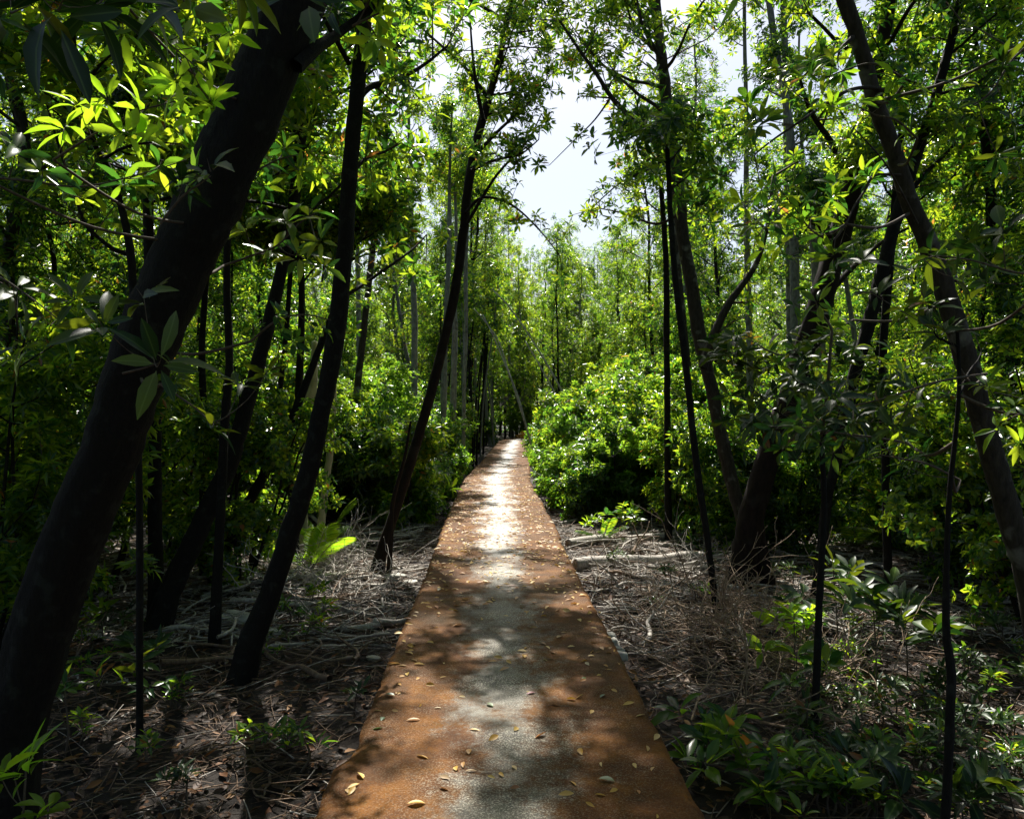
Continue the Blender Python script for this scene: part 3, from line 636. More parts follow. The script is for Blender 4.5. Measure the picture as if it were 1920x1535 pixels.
simple('thin_tree', 'thin dark stem from the brush pile, in front of the mottled slim tree', [(1350, 1195, 15), (1340, 1120, 13), (1325, 1000, 12), (1310, 900, 13), (1298, 800, 13), (1288, 700, 13), (1276, 600, 13), (1264, 500, 12), (1256, 380, 10), (1250, 250, 8)], 7.0, 7.6, z0=3.6, nlimb=4, limb=.6)
simple('upright_tree', 'straight thin trunk left of the mottled slim tree', [(1254, 1010, 14), (1252, 900, 13), (1251, 780, 12), (1250, 640, 12), (1249, 500, 11), (1240, 350, 9), (1232, 200, 8)], 12.0, 12.0, z0=4, nlimb=6, limb=1.0)
T, r = from_px(D([(1383, 1095, 60), (1395, 1040, 50), (1412, 950, 46), (1440, 860, 45), (1482, 745, 45), (1522, 625, 46), (1556, 510, 42), (1588, 390, 38), (1613, 285, 32), (1640, 150, 28), (1668, 0, 24), (1690, -200, 18), (1700, -450, 12)], 8.9))
def ex(w, c):
    P = smooth_path(np.array([P3(1448, 1118, 8.9) * [1, 1, 1], P3(1432, 1060, 8.9), P3(1424, 1010, 8.95), P3(1418, 950, 8.9)]), 5); tube(w, P, np.linspace(.10, .06, len(P)), 10, 0, .03)
    branch_px(w, c, D([(1545, 560, 14), (1600, 500, 11), (1660, 450, 9), (1720, 420, 6)], 8.9, 9.9), ntw=3)
    branch_px(w, c, D([(1600, 340, 16), (1560, 270, 12), (1520, 210, 9), (1500, 150, 6)], 8.9, 8.4), ntw=9)
    branch_px(w, c, D([(1570, 460, 12), (1530, 420, 9), (1480, 400, 7), (1440, 390, 5)], 8.9, 8.3), ntw=9)
make_tree('leaning_tree', T, r, 'thick black trunk leaning right at the right of the path, with a forked foot', z0=4.9, nlimb=15, limb=1.7, ntw=8, nsub=3, L=.11, lod=1, sides=16, bark=M_barkr, extra=ex)
# arching mottled trunk on the far right
T, r = from_px(D([(1965, 1210, 50), (1935, 1110, 47), (1905, 1010, 45), (1873, 900, 43), (1842, 785, 41), (1811, 675, 40), (1778, 565, 38), (1745, 470, 36), (1706, 380, 33), (1672, 275, 31), (1641, 190, 29), (1619, 110, 28), (1598, 40, 27), (1572, -40, 29), (1535, -200, 26), (1490, -420, 20), (1450, -700, 14)], 5.2, 4.7))
def ex(w, c):
    branch_px(w, c, D([(1668, 172, 9), (1630, 164, 8), (1590, 170, 8), (1550, 195, 7), (1500, 228, 6), (1450, 262, 5), (1415, 290, 3)], 4.85, 4.5), ntw=6, L=.11, lod=2, twl=.3)
    branch_px(w, c, D([(1690, 328, 7), (1640, 330, 7), (1620, 360, 6), (1600, 390, 6), (1585, 420, 5), (1550, 440, 4)], 4.9, 4.5), ntw=6, L=.11, lod=2, twl=.3, t0=.5)
    branch_px(w, c, D([(1600, 70, 10), (1578, 90, 8), (1570, 110, 7)], 4.8, 4.7), ntw=2, L=.10, lod=2, twl=.2)
    branch_px(w, c, D([(1720, 420, 6), (1690, 360, 5), (1655, 300, 4), (1600, 240, 3)], 4.9, 4.4), ntw=3, L=.11, lod=2, twl=.3)
make_tree('arching_tree', T, r, 'mottled arching trunk at the far right, leaning left over the wood', z0=4.2, nlimb=12, limb=1.5, ntw=7, nsub=2, L=.11, lod=1, sides=16, bark=M_barkm, extra=ex, leaf=M_leafn)
simple('leaning_stem_tree', 'dark crooked stem leaning right between the black leaning trunk and the arching trunk', [(1528, 1150, 24), (1540, 1040, 20), (1552, 930, 19), (1572, 850, 20), (1594, 735, 23), (1626, 620, 24), (1652, 520, 24), (1682, 405, 23), (1712, 310, 20), (1748, 200, 18), (1790, 50, 15), (1830, -150, 10)], 7.9, 8.2, z0=4.6, nlimb=9,
       extra=lambda w, c: branch_px(w, c, D([(1690, 385, 12), (1730, 330, 10), (1790, 270, 8), (1830, 200, 6)], 8.1, 8.6)))
simple('upright_tree', 'thin straight dark stem just right of the crooked leaning stem', [(1668, 1090, 16), (1662, 960, 15), (1660, 850, 15), (1654, 720, 15), (1659, 600, 15), (1668, 500, 15), (1676, 400, 13), (1690, 250, 11)], 8.3, 8.3, z0=3.6, nlimb=5, limb=1.0)
simple('upright_tree', 'dark trunk right of the arching trunk, near the right border', [(1935, 1060, 26), (1925, 850, 24), (1900, 680, 23), (1880, 560, 22), (1868, 450, 20), (1854, 330, 17), (1842, 210, 14), (1828, 80, 12), (1820, -80, 9)], 9.4, 9.4, z0=4.2)
simple('thin_tree', 'very near thin dark stem with a kink, low on the right', [(1762, 1640, 18), (1775, 1480, 17), (1781, 1330, 17), (1783, 1260, 17), (1774, 1180, 14), (1775, 1050, 11), (1781, 920, 10), (1798, 740, 8), (1795, 620, 6)], 3.3, 3.5, z0=1.6, nlimb=2, limb=.35, ntw=2, nsub=1, L=.10, lod=2, leaf=M_leafd)
simple('thin_tree', 'thin dark stem standing among saplings right of the brush pile', [(1522, 1395, 16), (1530, 1290, 14), (1534, 1180, 13), (1538, 1080, 13), (1545, 960, 11), (1540, 820, 9)], 4.65, 4.8, z0=1.4, nlimb=5, limb=.55, ntw=4, L=.10, lod=2, leaf=M_leafd)
for q, (pts, lab) in enumerate([
        ([(1500, 900, 20), (1492, 600, 18), (1486, 350, 16), (1478, 220, 15), (1458, 110, 13), (1440, -20, 12), (1425, -250, 8)], 'grey far trunk crossing the sky gap at the upper right, left of a pair'),
        ([(1488, 900, 18), (1482, 600, 15), (1476, 350, 13), (1474, 200, 12), (1471, 60, 12), (1468, -60, 11), (1470, -300, 8)], 'grey far trunk crossing the sky gap at the upper right, right of a pair'),
        ([(1412, 900, 14), (1404, 600, 12), (1399, 380, 10), (1399, 200, 8), (1396, 60, 7), (1396, -120, 5)], 'thin pale trunk in the yellow-green foliage right of the mottled slim tree')]):
    simple('pale_tree', lab, pts, 15 + q * .7, 15 + q * .7, bark=M_barkg, z0=4, nlimb=9, limb=.9, L=.11, lod=0)
for pts, d, lab in [
        ([(776, 800, 13), (777, 640, 12), (776, 560, 11), (771, 440, 10), (768, 300, 7), (765, 150, 4), (763, 20, 2)], 19, 'pale grey straight trunk above the left bushes, left of the stump pair'),
        ([(829, 850, 13), (832, 740, 12), (835, 620, 10), (842, 470, 9), (843, 330, 6), (848, 200, 3)], 18, 'stout pale trunk behind the curved tree, left of two'),
        ([(849, 850, 13), (850, 740, 12), (853, 620, 11), (853, 580, 9), (856, 460, 7), (852, 330, 4)], 18.6, 'stout pale trunk behind the curved tree, right of two'),
        ([(868, 850, 8), (870, 740, 7), (874, 620, 7), (873, 500, 8), (880, 350, 6)], 20, 'thin pale trunk nearest the path among the grey ones'),
        ([(672, 800, 10), (673, 640, 9), (672, 560, 9), (670, 420, 7), (676, 280, 5)], 20, 'thin blue-grey trunk just right of the slim leaning tree'),
        ([(1560, 1000, 16), (1546, 780, 17), (1537, 620, 17), (1530, 520, 15), (1520, 380, 12)], 13, 'grey mottled trunk behind the thick black leaning trunk'),
        ([(1630, 880, 10), (1612, 720, 9), (1600, 620, 9), (1585, 520, 8), (1570, 400, 6)], 15, 'thin grey leaning stem in the bright foliage on the right')]:
    simple('pale_tree', lab, pts, d, d, bark=M_barkg, z0=6.5 if pts[0][0] < 1000 else 4.5, nlimb=8, limb=.8, L=.11, lod=0)
# two trees whose long limbs meet high over the walkway
for (x, y, lean, az, lab) in [(-3.1, 14.6, .12, 0.0, 'tall thin tree left of the path whose limbs meet over it'), (3.7, 15.6, -.10, math.pi, 'tall thin tree right of the path whose limbs meet over it')]:
    z = np.linspace(0, 11.5, 9); T = np.stack([x + lean * z * .9, y + .03 * z, z - .4], -1)
    make_tree('overarching_tree', T, np.linspace(.075, .03, 9), lab, z0=8.2, nlimb=20, limb=3.0, azb=az, ntw=9, twl=.5, nsub=3, L=.105, lod=0, bark=M_barkm, up=.25, prof=lambda t: 1.0)
# thin dark poles close to the far end of the path
for q in range(18):
    d = rng.uniform(25, 42); px = CX + (path_x(d) - .757 - rng.uniform(.25, 2.2)) / d * FPX; le = rng.normal(4, 16)
    pts = [(px, 767 + 1500 * 1.96 / d, rng.uniform(3, 5)), (px + le * .3, 740, 3.6), (px + le, 620, 3), (px + le * 1.3 + rng.normal(0, 5), 520, 2)]
    simple('thin_tree', f'{["straight", "bent", "wispy"][q % 3]} dark stem crowding the left of the far path end', pts, d, d, bark=[M_bark, M_barkg][q % 3 == 0], z0=4, nlimb=6, limb=.9, L=.12, lod=0, ntw=5, sides=6, group='thin stems crowding the left of the far path end')
# dead leaning poles
for q, (pts, lab) in enumerate([
        ([(990, 812, 8), (972, 745, 7), (950, 690, 6), (925, 630, 5), (905, 590, 4)], 'long pale dead pole leaning left over the far end of the path'),
        ([(955, 700, 5), (935, 640, 4), (915, 610, 3), (890, 580, 3)], 'short thin dead pole beside the long pale one'),
        ([(1052, 730, 8), (1030, 690, 7), (990, 625, 6), (950, 570, 5), (925, 545, 4)], 'upper dead pole slanting over the right bushes'),
        ([(1040, 735, 6), (1012, 685, 5), (985, 640, 4)], 'lower short dead pole slanting over the right bushes')]):
    w = MB(); P = smooth_path(np.array([P3(p[0], p[1], 24 + q) for p in pts]), 4); dn = norm(P[0] - P[2]); k_ = (P[0][2] - gz(P[0][0], P[0][1])) / -dn[2]
    if k_ > 0: P = np.vstack([[P[0] + dn * k_], P])
    tube(w, P, np.linspace(pts[0][2], pts[-1][2], len(P)) * .55 / 2 / FPX * (24 + q), 6, 0, .05)
    base = P[0].copy(); tag(w.build('dead_pole', M_dead, loc=base), lab, 'dead tree', 'dead leaning poles')

# ------------------------------------------------------------------ near foliage: leafy sprays reaching into the frame
def spray(name, label, cat, stem, ros, d, Lpx, lod=2, leaf=None, k=8, asp=.38, group=None, stemw=5, spread=(45, 88), dj=.12, up=.5, pal=None, bark=None):
    """a twig with rosettes; stem in px at distance d, rosette list (px, py[, size])"""
    root_pt = P3(stem[0][0], stem[0][1], d)
    root = thing(name, tuple(root_pt), label, cat, group); w = MB(); c = MB()
    Lpx *= .70; asp *= .80
    S = smooth_path(np.array([P3(p[0], p[1], d + (p[2] if len(p) > 2 else 0)) for p in stem]), 5)
    tube(w, S, np.linspace(stemw, stemw * .4, len(S)) / 2 / FPX * d, 7)
    if d >= 2.2:
        allp = np.concatenate(TR[NT0:]); dd = np.linalg.norm((allp - S[0]) * [1, 1, 1.3], axis=1); q0 = allp[int(np.argmin(dd))]
        if dd.min() < 2.6: tube(w, smooth_path(np.array([q0, (q0 + S[0]) / 2 + [0, 0, -.06], S[0]]), 5), np.linspace(stemw * 1.5, stemw, 11) / 2 / FPX * d, 6)
    for q in ros:
        e = P3(q[0], q[1], d + rng.normal(0, dj)); i = int(np.argmin(np.linalg.norm(S - e, axis=1) + np.linspace(0, .02, len(S))[::-1])); j = max(0, i - 2)
        v = e - S[j]; dist = np.linalg.norm(v)
        if dist > .02:
            mid = (S[j] + e) / 2 + np.array([0, 0, -.08 * dist]); tube(w, smooth_path(np.array([S[j], mid, e]), 3), np.linspace(stemw * .45, stemw * .3, 7) / 2 / FPX * d, 5)
        A = norm(norm(v) * .5 + np.array([rng.normal(0, .35), rng.normal(-.1, .35), up]))
        L = Lpx / FPX * d * (q[2] if len(q) > 2 else 1)
        rosettes(c, e[None], A[None], k + int(rng.integers(-1, 2)), L, asp, lod, 0, spread=spread, var=.3, droop=.22, pal=pal)
        sticks(c, (e)[None], (e + A * L * .35)[None], .0016, .0004, 1)
    w.v = [v - root_pt for v in w.v]; c.v = [v - root_pt for v in c.v]
    w.build('twig', bark or M_twig, root); c.build('leaves', [leaf or M_leafn, M_twig], root)
    return root
B_ = 'leafy_branch'
spray(B_, 'bright backlit leaf sprays left of the big leaning trunk, topmost cluster', 'branch', [(200, -30), (240, 30), (300, 70), (350, 110), (390, 150)], [(385, 118), (330, 150, .9), (230, 55), (285, 40), (395, 190, .9), (345, 60), (430, 60)], 2.5, 78, leaf=M_leafy)
spray(B_, 'bright backlit leaf rosettes left of the big leaning trunk, middle cluster', 'branch', [(100, 300), (160, 262), (215, 230), (268, 206), (330, 190)], [(270, 206, 1.1), (150, 195), (200, 185), (240, 250), (330, 175), (120, 240), (310, 240)], 2.6, 78, leaf=M_leafy)
spray(B_, 'leaf rosettes low in the upper left, under the bright cluster', 'branch', [(-40, 330), (60, 340), (150, 350), (250, 330), (350, 300)], [(80, 320), (150, 370), (230, 345), (300, 310), (370, 330), (30, 280, 1.2)], 3.0, 66, leaf=M_leafn)
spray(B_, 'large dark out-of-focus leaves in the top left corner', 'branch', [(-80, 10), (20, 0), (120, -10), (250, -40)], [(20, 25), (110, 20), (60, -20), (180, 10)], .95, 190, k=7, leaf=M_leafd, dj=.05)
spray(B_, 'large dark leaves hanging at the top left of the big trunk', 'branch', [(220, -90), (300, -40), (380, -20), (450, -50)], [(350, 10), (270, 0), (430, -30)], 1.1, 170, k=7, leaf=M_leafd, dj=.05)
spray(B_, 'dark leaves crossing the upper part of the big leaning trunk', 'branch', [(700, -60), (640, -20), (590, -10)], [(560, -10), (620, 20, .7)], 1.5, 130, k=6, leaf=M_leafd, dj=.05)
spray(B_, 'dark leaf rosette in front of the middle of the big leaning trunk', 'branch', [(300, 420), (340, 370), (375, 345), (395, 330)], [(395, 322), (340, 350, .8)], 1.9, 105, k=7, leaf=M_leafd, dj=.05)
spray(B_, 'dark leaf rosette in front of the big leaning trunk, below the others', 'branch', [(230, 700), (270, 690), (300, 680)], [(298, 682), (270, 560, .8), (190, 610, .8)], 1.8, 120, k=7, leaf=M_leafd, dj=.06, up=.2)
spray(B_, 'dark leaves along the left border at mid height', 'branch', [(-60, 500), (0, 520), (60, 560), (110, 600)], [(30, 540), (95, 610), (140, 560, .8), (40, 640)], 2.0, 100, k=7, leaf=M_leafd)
spray(B_, 'lit leaf rosettes right of the big leaning trunk, upper cluster', 'branch', [(440, 330), (480, 320), (520, 300), (560, 290)], [(490, 300), (535, 275, .9), (560, 320, .9), (500, 350, .8)], 3.6, 60, leaf=M_leafn)
spray(B_, 'glossy leaf rosettes with white glints right of the big leaning trunk', 'branch', [(420, 498), (470, 480), (520, 460), (560, 420), (590, 400)], [(540, 415, 1.1), (580, 400), (510, 470), (560, 480), (460, 430, .9), (600, 450, .9), (470, 510), (610, 500, .8)], 3.8, 62, leaf=M_leafn)
spray(B_, 'round-leaved spray against the slim leaning tree at mid height', 'branch', [(470, 640), (520, 600), (570, 590), (620, 600)], [(520, 590), (580, 605), (610, 620), (475, 610), (550, 640)], 4.6, 36, asp=.6, leaf=M_leafn)
spray(B_, 'dark leaves beside the leaning stems at mid left', 'branch', [(300, 720), (360, 760), (400, 790), (440, 770)], [(330, 700), (400, 800), (450, 720), (500, 700, .8)], 3.0, 72, leaf=M_leafd)
spray(B_, 'single dark leaf tips hanging at the top edge over the path side', 'branch', [(1480, -130), (1430, -100), (1395, -80)], [(1390, -70)], 1.0, 140, k=3, leaf=M_leafd, dj=.02, up=-3, spread=(3, 18), asp=.42, pal=[.2])
# right side, from the arching tree and its neighbours
spray(B_, 'bright leaves at the top, left of the arching trunk', 'branch', [(1700, 150), (1640, 120), (1590, 130), (1540, 150)], [(1560, 110), (1520, 140), (1540, 180)], 4.4, 42, leaf=M_leafn)
spray(B_, 'rosette of narrow lit leaves across the arching trunk', 'branch', [(1720, 260), (1680, 225), (1640, 215), (1600, 195)], [(1605, 190, 1.1), (1560, 200), (1700, 250, .9)], 4.3, 50, asp=.3, leaf=M_leafy)
spray(B_, 'glossy white-glinting rosettes left of the arching trunk', 'branch', [(1585, 420), (1560, 450), (1520, 430), (1490, 390), (1450, 340)], [(1505, 375, 1.1), (1470, 430), (1540, 440), (1390, 380), (1440, 360), (1560, 480), (1410, 420), (1480, 480), (1520, 410)], 4.6, 52, leaf=M_leafn)
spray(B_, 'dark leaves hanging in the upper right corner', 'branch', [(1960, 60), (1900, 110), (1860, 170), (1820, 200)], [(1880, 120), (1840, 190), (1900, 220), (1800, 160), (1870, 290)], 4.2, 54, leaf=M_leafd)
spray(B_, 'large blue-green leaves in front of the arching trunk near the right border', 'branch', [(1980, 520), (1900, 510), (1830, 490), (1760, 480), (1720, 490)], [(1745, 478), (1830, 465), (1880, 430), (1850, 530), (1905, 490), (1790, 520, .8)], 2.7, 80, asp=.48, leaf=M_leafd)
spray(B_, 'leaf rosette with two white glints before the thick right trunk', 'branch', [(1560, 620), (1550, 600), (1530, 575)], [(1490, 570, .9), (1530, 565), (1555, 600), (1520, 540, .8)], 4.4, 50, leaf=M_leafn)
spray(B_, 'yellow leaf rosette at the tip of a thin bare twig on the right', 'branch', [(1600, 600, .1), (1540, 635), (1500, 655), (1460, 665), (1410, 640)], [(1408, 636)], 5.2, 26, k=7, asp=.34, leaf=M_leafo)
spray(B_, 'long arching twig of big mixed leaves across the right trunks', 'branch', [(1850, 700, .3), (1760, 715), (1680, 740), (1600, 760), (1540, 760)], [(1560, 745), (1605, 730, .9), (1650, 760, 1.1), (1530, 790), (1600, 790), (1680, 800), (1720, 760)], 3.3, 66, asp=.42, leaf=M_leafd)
spray(B_, 'glinting leaf rosettes in front of the foot of the thick right trunk', 'branch', [(1700, 830), (1640, 820), (1560, 810), (1500, 800), (1440, 800)], [(1452, 800), (1500, 790), (1520, 815), (1540, 830), (1590, 815), (1470, 840, .8), (1560, 850)], 4.0, 48, leaf=M_leafn)
spray(B_, 'narrow-leaved spray low beside the thin stems on the right', 'branch', [(1800, 900, .2), (1740, 870), (1690, 860), (1640, 850)], [(1660, 840), (1690, 870, 1.1), (1730, 850), (1620, 860)], 3.6, 62, asp=.26, leaf=M_leafn)
spray(B_, 'dark-green leaf rosettes at mid height by the right border', 'branch', [(1990, 760), (1930, 770), (1880, 790)], [(1900, 760), (1870, 800), (1915, 830), (1850, 720)], 3.4, 58, leaf=M_leafn)
spray(B_, 'sunlit leaf rosettes at the right border, behind the arching trunk foot', 'branch', [(1960, 900), (1920, 880), (1880, 860)], [(1910, 860), (1885, 880), (1915, 920), (1900, 960)], 6.2, 36, leaf=M_leafy)

# ------------------------------------------------------------------ saplings and seedlings on the mud
def sapling(px, py, topy, Lpx, nr, label, leaf=M_leafn, w=60, k=8, asp=.42, d=None, name='mangrove_sapling', lod=2, group=None, pal=None):
    Lpx *= .86; asp *= .88
    """stem rooted on the ground at image row py (its foot), leafy top at row topy"""
    d = d or gd(py); b = P3(px, py, d); b[2] = gz(b[0], b[1]) - .02; top = P3(px + rng.normal(0, 8), topy, d)
    root = thing(name, tuple(b), label, 'sapling', group); wmb = MB(); c = MB()
    S = smooth_path(np.array([b, b * .6 + top * .4 + [rng.normal(0, .02), rng.normal(0, .02), 0], top]), 5); tube(wmb, S, np.linspace(.007, .0035, len(S)), 6)
    for q in range(nr):
        if q == 0: e = top
        else:
            e = top + np.array([rng.normal(0, w) / FPX * d, rng.normal(0, w) / FPX * d, -abs(rng.normal(0, w * .6)) / FPX * d * .8])
            e[2] = max(e[2], b[2] + .12); i = int(rng.integers(len(S) // 2, len(S) - 1)); tube(wmb, smooth_path(np.array([S[i], (S[i] + e) / 2 + [0, 0, -.02], e]), 3), .0028, 4)
        A = norm(np.array([rng.normal(0, .3), rng.normal(-.1, .3), 1]))
        rosettes(c, e[None], A[None], k, Lpx / FPX * d, asp, lod, 0, spread=(35, 85), var=.3, droop=.2, pal=pal)
    for mb in (wmb, c): mb.v = [v - b for v in mb.v]
    wmb.build('stem', M_twig, root); c.build('leaves', [leaf, M_twig], root)
    return root
sapling(38, 1600, 1445, 92, 3, 'bright green sapling in the bottom left corner', M_leafy, 34, k=7, asp=.27, d=3.0)
sapling(90, 1600, 1515, 52, 2, 'small green sapling at the bottom edge, right of the bright corner one', M_leafy, 30, k=6, d=3.0)
sapling(1360, 1480, 1365, 62, 9, 'sunlit round-leaved sapling clump beside the near right edge of the path', M_leafn, 70, asp=.44)
sapling(1330, 1470, 1385, 55, 4, 'small sapling touching the right edge of the path', M_leafn, 30, asp=.44)
sapling(1440, 1500, 1400, 46, 5, 'low dark sapling right of the sunlit clump', M_leafn, 40)
sapling(1500, 1360, 1225, 46, 6, 'upright sapling with oval leaves before the thin dark stem', M_leafn, 42, asp=.46)
sapling(1490, 1290, 1150, 42, 7, 'leafy sapling in sun just right of the brush pile', M_leafy, 50)
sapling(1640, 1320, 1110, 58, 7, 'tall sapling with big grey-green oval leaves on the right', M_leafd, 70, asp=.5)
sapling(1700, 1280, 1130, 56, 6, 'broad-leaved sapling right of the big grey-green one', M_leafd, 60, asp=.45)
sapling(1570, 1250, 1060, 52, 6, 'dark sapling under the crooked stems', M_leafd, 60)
sapling(1560, 1560, 1440, 52, 6, 'green sapling at the lower right, below the thin stem', M_leafn, 50, asp=.36)
sapling(1450, 1560, 1500, 44, 4, 'small sapling at the bottom edge, right of the path', M_leafn, 35)
sapling(1830, 1600, 1470, 78, 5, 'blue-green sapling with large leaves in the bottom right corner', M_leafd, 60)
sapling(1900, 1600, 1480, 66, 4, 'blue-green leaves at the bottom right border', M_leafd, 40)
sapling(185, 1330, 1265, 44, 3, 'dim green seedling beside the foot of the big leaning trunk', M_leafn, 30, k=7, asp=.34)
sapling(120, 1420, 1290, 50, 3, 'narrow-leaved seedling at the right edge of the big leaning trunk', M_leafn, 25, k=6, asp=.34)
sapling(300, 1290, 1215, 44, 5, 'dark seedling on the shaded mud at lower left', M_leafd, 45, k=7, asp=.36)
sapling(200, 1180, 1140, 30, 4, 'pair of small lit seedlings right of the big leaning trunk', M_leafy, 25, k=7, asp=.34)
sapling(665, 1345, 1298, 26, 3, 'tiny seedling against the left edge of the path', M_leafd, 10, k=7, asp=.34)
sapling(578, 1150, 1100, 22, 4, 'little green seedling among branches behind the slim tree', M_leafn, 20)
sapling(570, 1070, 1045, 32, 3, 'yellow-green seedling sprouting from the brushwood left of the path', M_leafy, 14, k=7, asp=.22)
sapling(820, 985, 905, 30, 8, 'bright broad-leaved bush at the left edge of the path', M_leafy, 26, k=9, asp=.32)
sapling(1180, 1040, 955, 22, 7, 'low green bush on the mud at the right of the path', M_leafn, 24)
sapling(1120, 1020, 975, 17, 5, 'little pale green seedling in the dark right of the path', M_leafy, 16)
sapling(1210, 960, 850, 26, 10, 'light green broad-leaved bush on the edge of the right thicket', M_leafy, 30)
sapling(1300, 1030, 1010, 24, 3, 'seedling behind the fallen logs on the right', M_leafn, 14)
sapling(973, 836, 812, 9, 12, 'yellow-orange low bush at the very end of the path', M_leafo, 9, d=44)
# seedlings carpeting the shade at lower right
proto = [sapling(1700 + q, 1400, 1360 - 12 * q, 26, 4 + q, 'x', M_leafd if q % 2 else M_leafn, 26, k=7, lod=1) for q in range(4)]
first = [True] * 4
for i in range(140):
    px = rng.uniform(1480, 1960); py = rng.uniform(1180, 1560)
    if i > 88: px = rng.uniform(1000, 1960); py = rng.uniform(960, 1150)
    if i > 116: px = rng.uniform(0, 640); py = rng.uniform(1080, 1500)
    d = gd(py); x = (px - CX) / FPX * d
    if abs(x - path_x(d)) < .95: continue
    q = int(rng.integers(0, 4)); zone = 'in the shade at lower right' if i <= 88 else ('among the fallen logs on the right' if i <= 116 else 'on the shaded mud at the left')
    a = (x, d, float(gz(x, d))); sz = 'tiny' if rng.random() < .4 else 'small'
    LM = [(1525, 1390, 'the thin dark stem foot'), (1770, 1500, 'the kinked near stem'), (1360, 1450, 'the sunlit sapling clump'), (1640, 1300, 'the big grey-green sapling'), (1860, 1530, 'the bottom right corner'), (1900, 1300, 'the right border'), (1620, 1500, 'the lower right saplings'),
          (1390, 1090, 'the thick leaning trunk foot'), (1150, 1060, 'the fallen logs'), (1800, 1100, 'the sunlit ferns'), (1450, 1200, 'the brush pile'), (100, 1300, 'the big leaning trunk foot'), (450, 1260, 'the slim tree foot'), (290, 1180, 'the clump of dark stems'), (250, 1450, 'the bottom left corner')]
    nm = min(LM, key=lambda q_: (q_[0] - px) ** 2 + (q_[1] - py) ** 2)[2]; lab = f'{sz} dark green seedling by {nm}'
    if first[q]:
        o = proto[q]; first[q] = False; o.location = a; o['label'] = lab; o['group'] = f'seedlings {zone}'
    else: copy_thing(proto[q], a, rng.random() * 6.28, rng.uniform(.7, 1.3), lab, f'seedlings {zone}')

# fern and palm fronds
def fern(px, py, n, Lm, label, leaf=M_leafy, d=None, elev=(.6, 1.3)):
    d = d or gd(py); b = P3(px, py, d); b[2] = gz(b[0], b[1]); root = thing('palm_frond_plant', tuple(b), label, 'fern')
    w = MB(); c = MB()
    for q in range(n):
        az = q * 2.4 + rng.random(); e = rng.uniform(*elev); dd = np.array([math.cos(az) * math.cos(e), math.sin(az) * math.cos(e), math.sin(e)])
        P = curve_pts((0, 0, 0), dd, Lm * rng.uniform(.7, 1.1), 14, -.8, .1); tube(w, P, np.linspace(.006, .002, 15), 5)
        T = norm(np.gradient(P, axis=0)); S = norm(np.cross(T, np.array([0, 0, 1.])))
        for sgn in (-1, 1):
            i = np.arange(3, 15); ii = np.repeat(i, 2); Pp = P[ii] + T[ii] * np.tile([0, Lm / 30], len(i))[:, None]
            LL = Lm * .30 * np.sin(np.clip((ii - 1) / 14, 0, 1) * 2.7) + .03
            leaves(c, Pp, T[ii] * .55 + S[ii] * sgn, np.cross(S[ii], T[ii]) + rng.normal(0, .1, Pp.shape), LL, LL * .13, 1, 0, .2)
    w.build('stem', M_twig, root); c.build('fronds', [leaf, M_twig], root)
fern(583, 1075, 5, .75, 'small feathery palm frond plant by the slim tree on the brushwood')
fern(1850, 1080, 7, .8, 'feathery fern catching the sun at right, left of the arching trunk foot')
fern(1800, 1010, 6, 1.0, 'feathery fern behind the sunlit one on the right')
fern(605, 1010, 6, .7, 'palm fronds in sun behind the slim leaning tree', d=11.5)
fern(1600, 1040, 7, .9, 'low fern in front of the crooked stems', leaf=M_leafn)
fern(1130, 1020, 4, .4, 'tiny fern beside the right edge of the path', leaf=M_leafn)

# ------------------------------------------------------------------ dead wood and litter
def bent(L, n=7, j=.12, flat=True):
    P = [np.zeros(3)]; a = rng.random() * 6.28
    for i in range(n): a += rng.normal(0, j * 3.2); P.append(P[-1] + np.array([math.cos(a), math.sin(a), rng.normal(0, .12)]) * L / n)
    return smooth_path(np.array(P), 2)
def dead_branch(x, y, L, r, label, group, rz=None, lift=.0, m=None, fork=True):
    w = MB(); P = bent(L); P = P - P.mean(0)
    if rz is not None:
        v = P[-1] - P[0]; a = rz - math.atan2(v[1], v[0]); c, s = math.cos(a), math.sin(a); P = np.stack([P[:, 0] * c - P[:, 1] * s, P[:, 0] * s + P[:, 1] * c, P[:, 2]], -1)
    P[:, 2] += gz(x + P[:, 0], y + P[:, 1]) + r * .8 + lift; P[:, 2] = np.maximum(P[:, 2], gz(x + P[:, 0], y + P[:, 1]) + r * .5)
    P[:, :2] += (x, y); tube(w, P, np.linspace(r, r * .45, len(P)), 7, 0, .09)
    if fork:
        for q in range(int(rng.integers(1, 4))):
            i = int(rng.integers(3, len(P) - 2)); a = rng.random() * 6.28
            d = norm(norm(P[i + 1] - P[i]) + np.array([math.cos(a), math.sin(a), rng.uniform(-.1, .5)]) * .9)
            Q = [P[i]]
            for _ in range(5): d = norm(d + rng.normal(0, .22, 3)); Q.append(Q[-1] + d * L * rng.uniform(.04, .09))
            tube(w, smooth_path(np.array(Q), 2), np.linspace(r * .5, r * .2, 11), 5, 0, .05)
    return tag(w.build('fallen_branch', m or M_dead, loc=(x, y, float(gz(x, y)))), label, 'dead branch', group)
kinds = [('pale grey', M_dead), ('brown', M_deadd)]
nb = 0
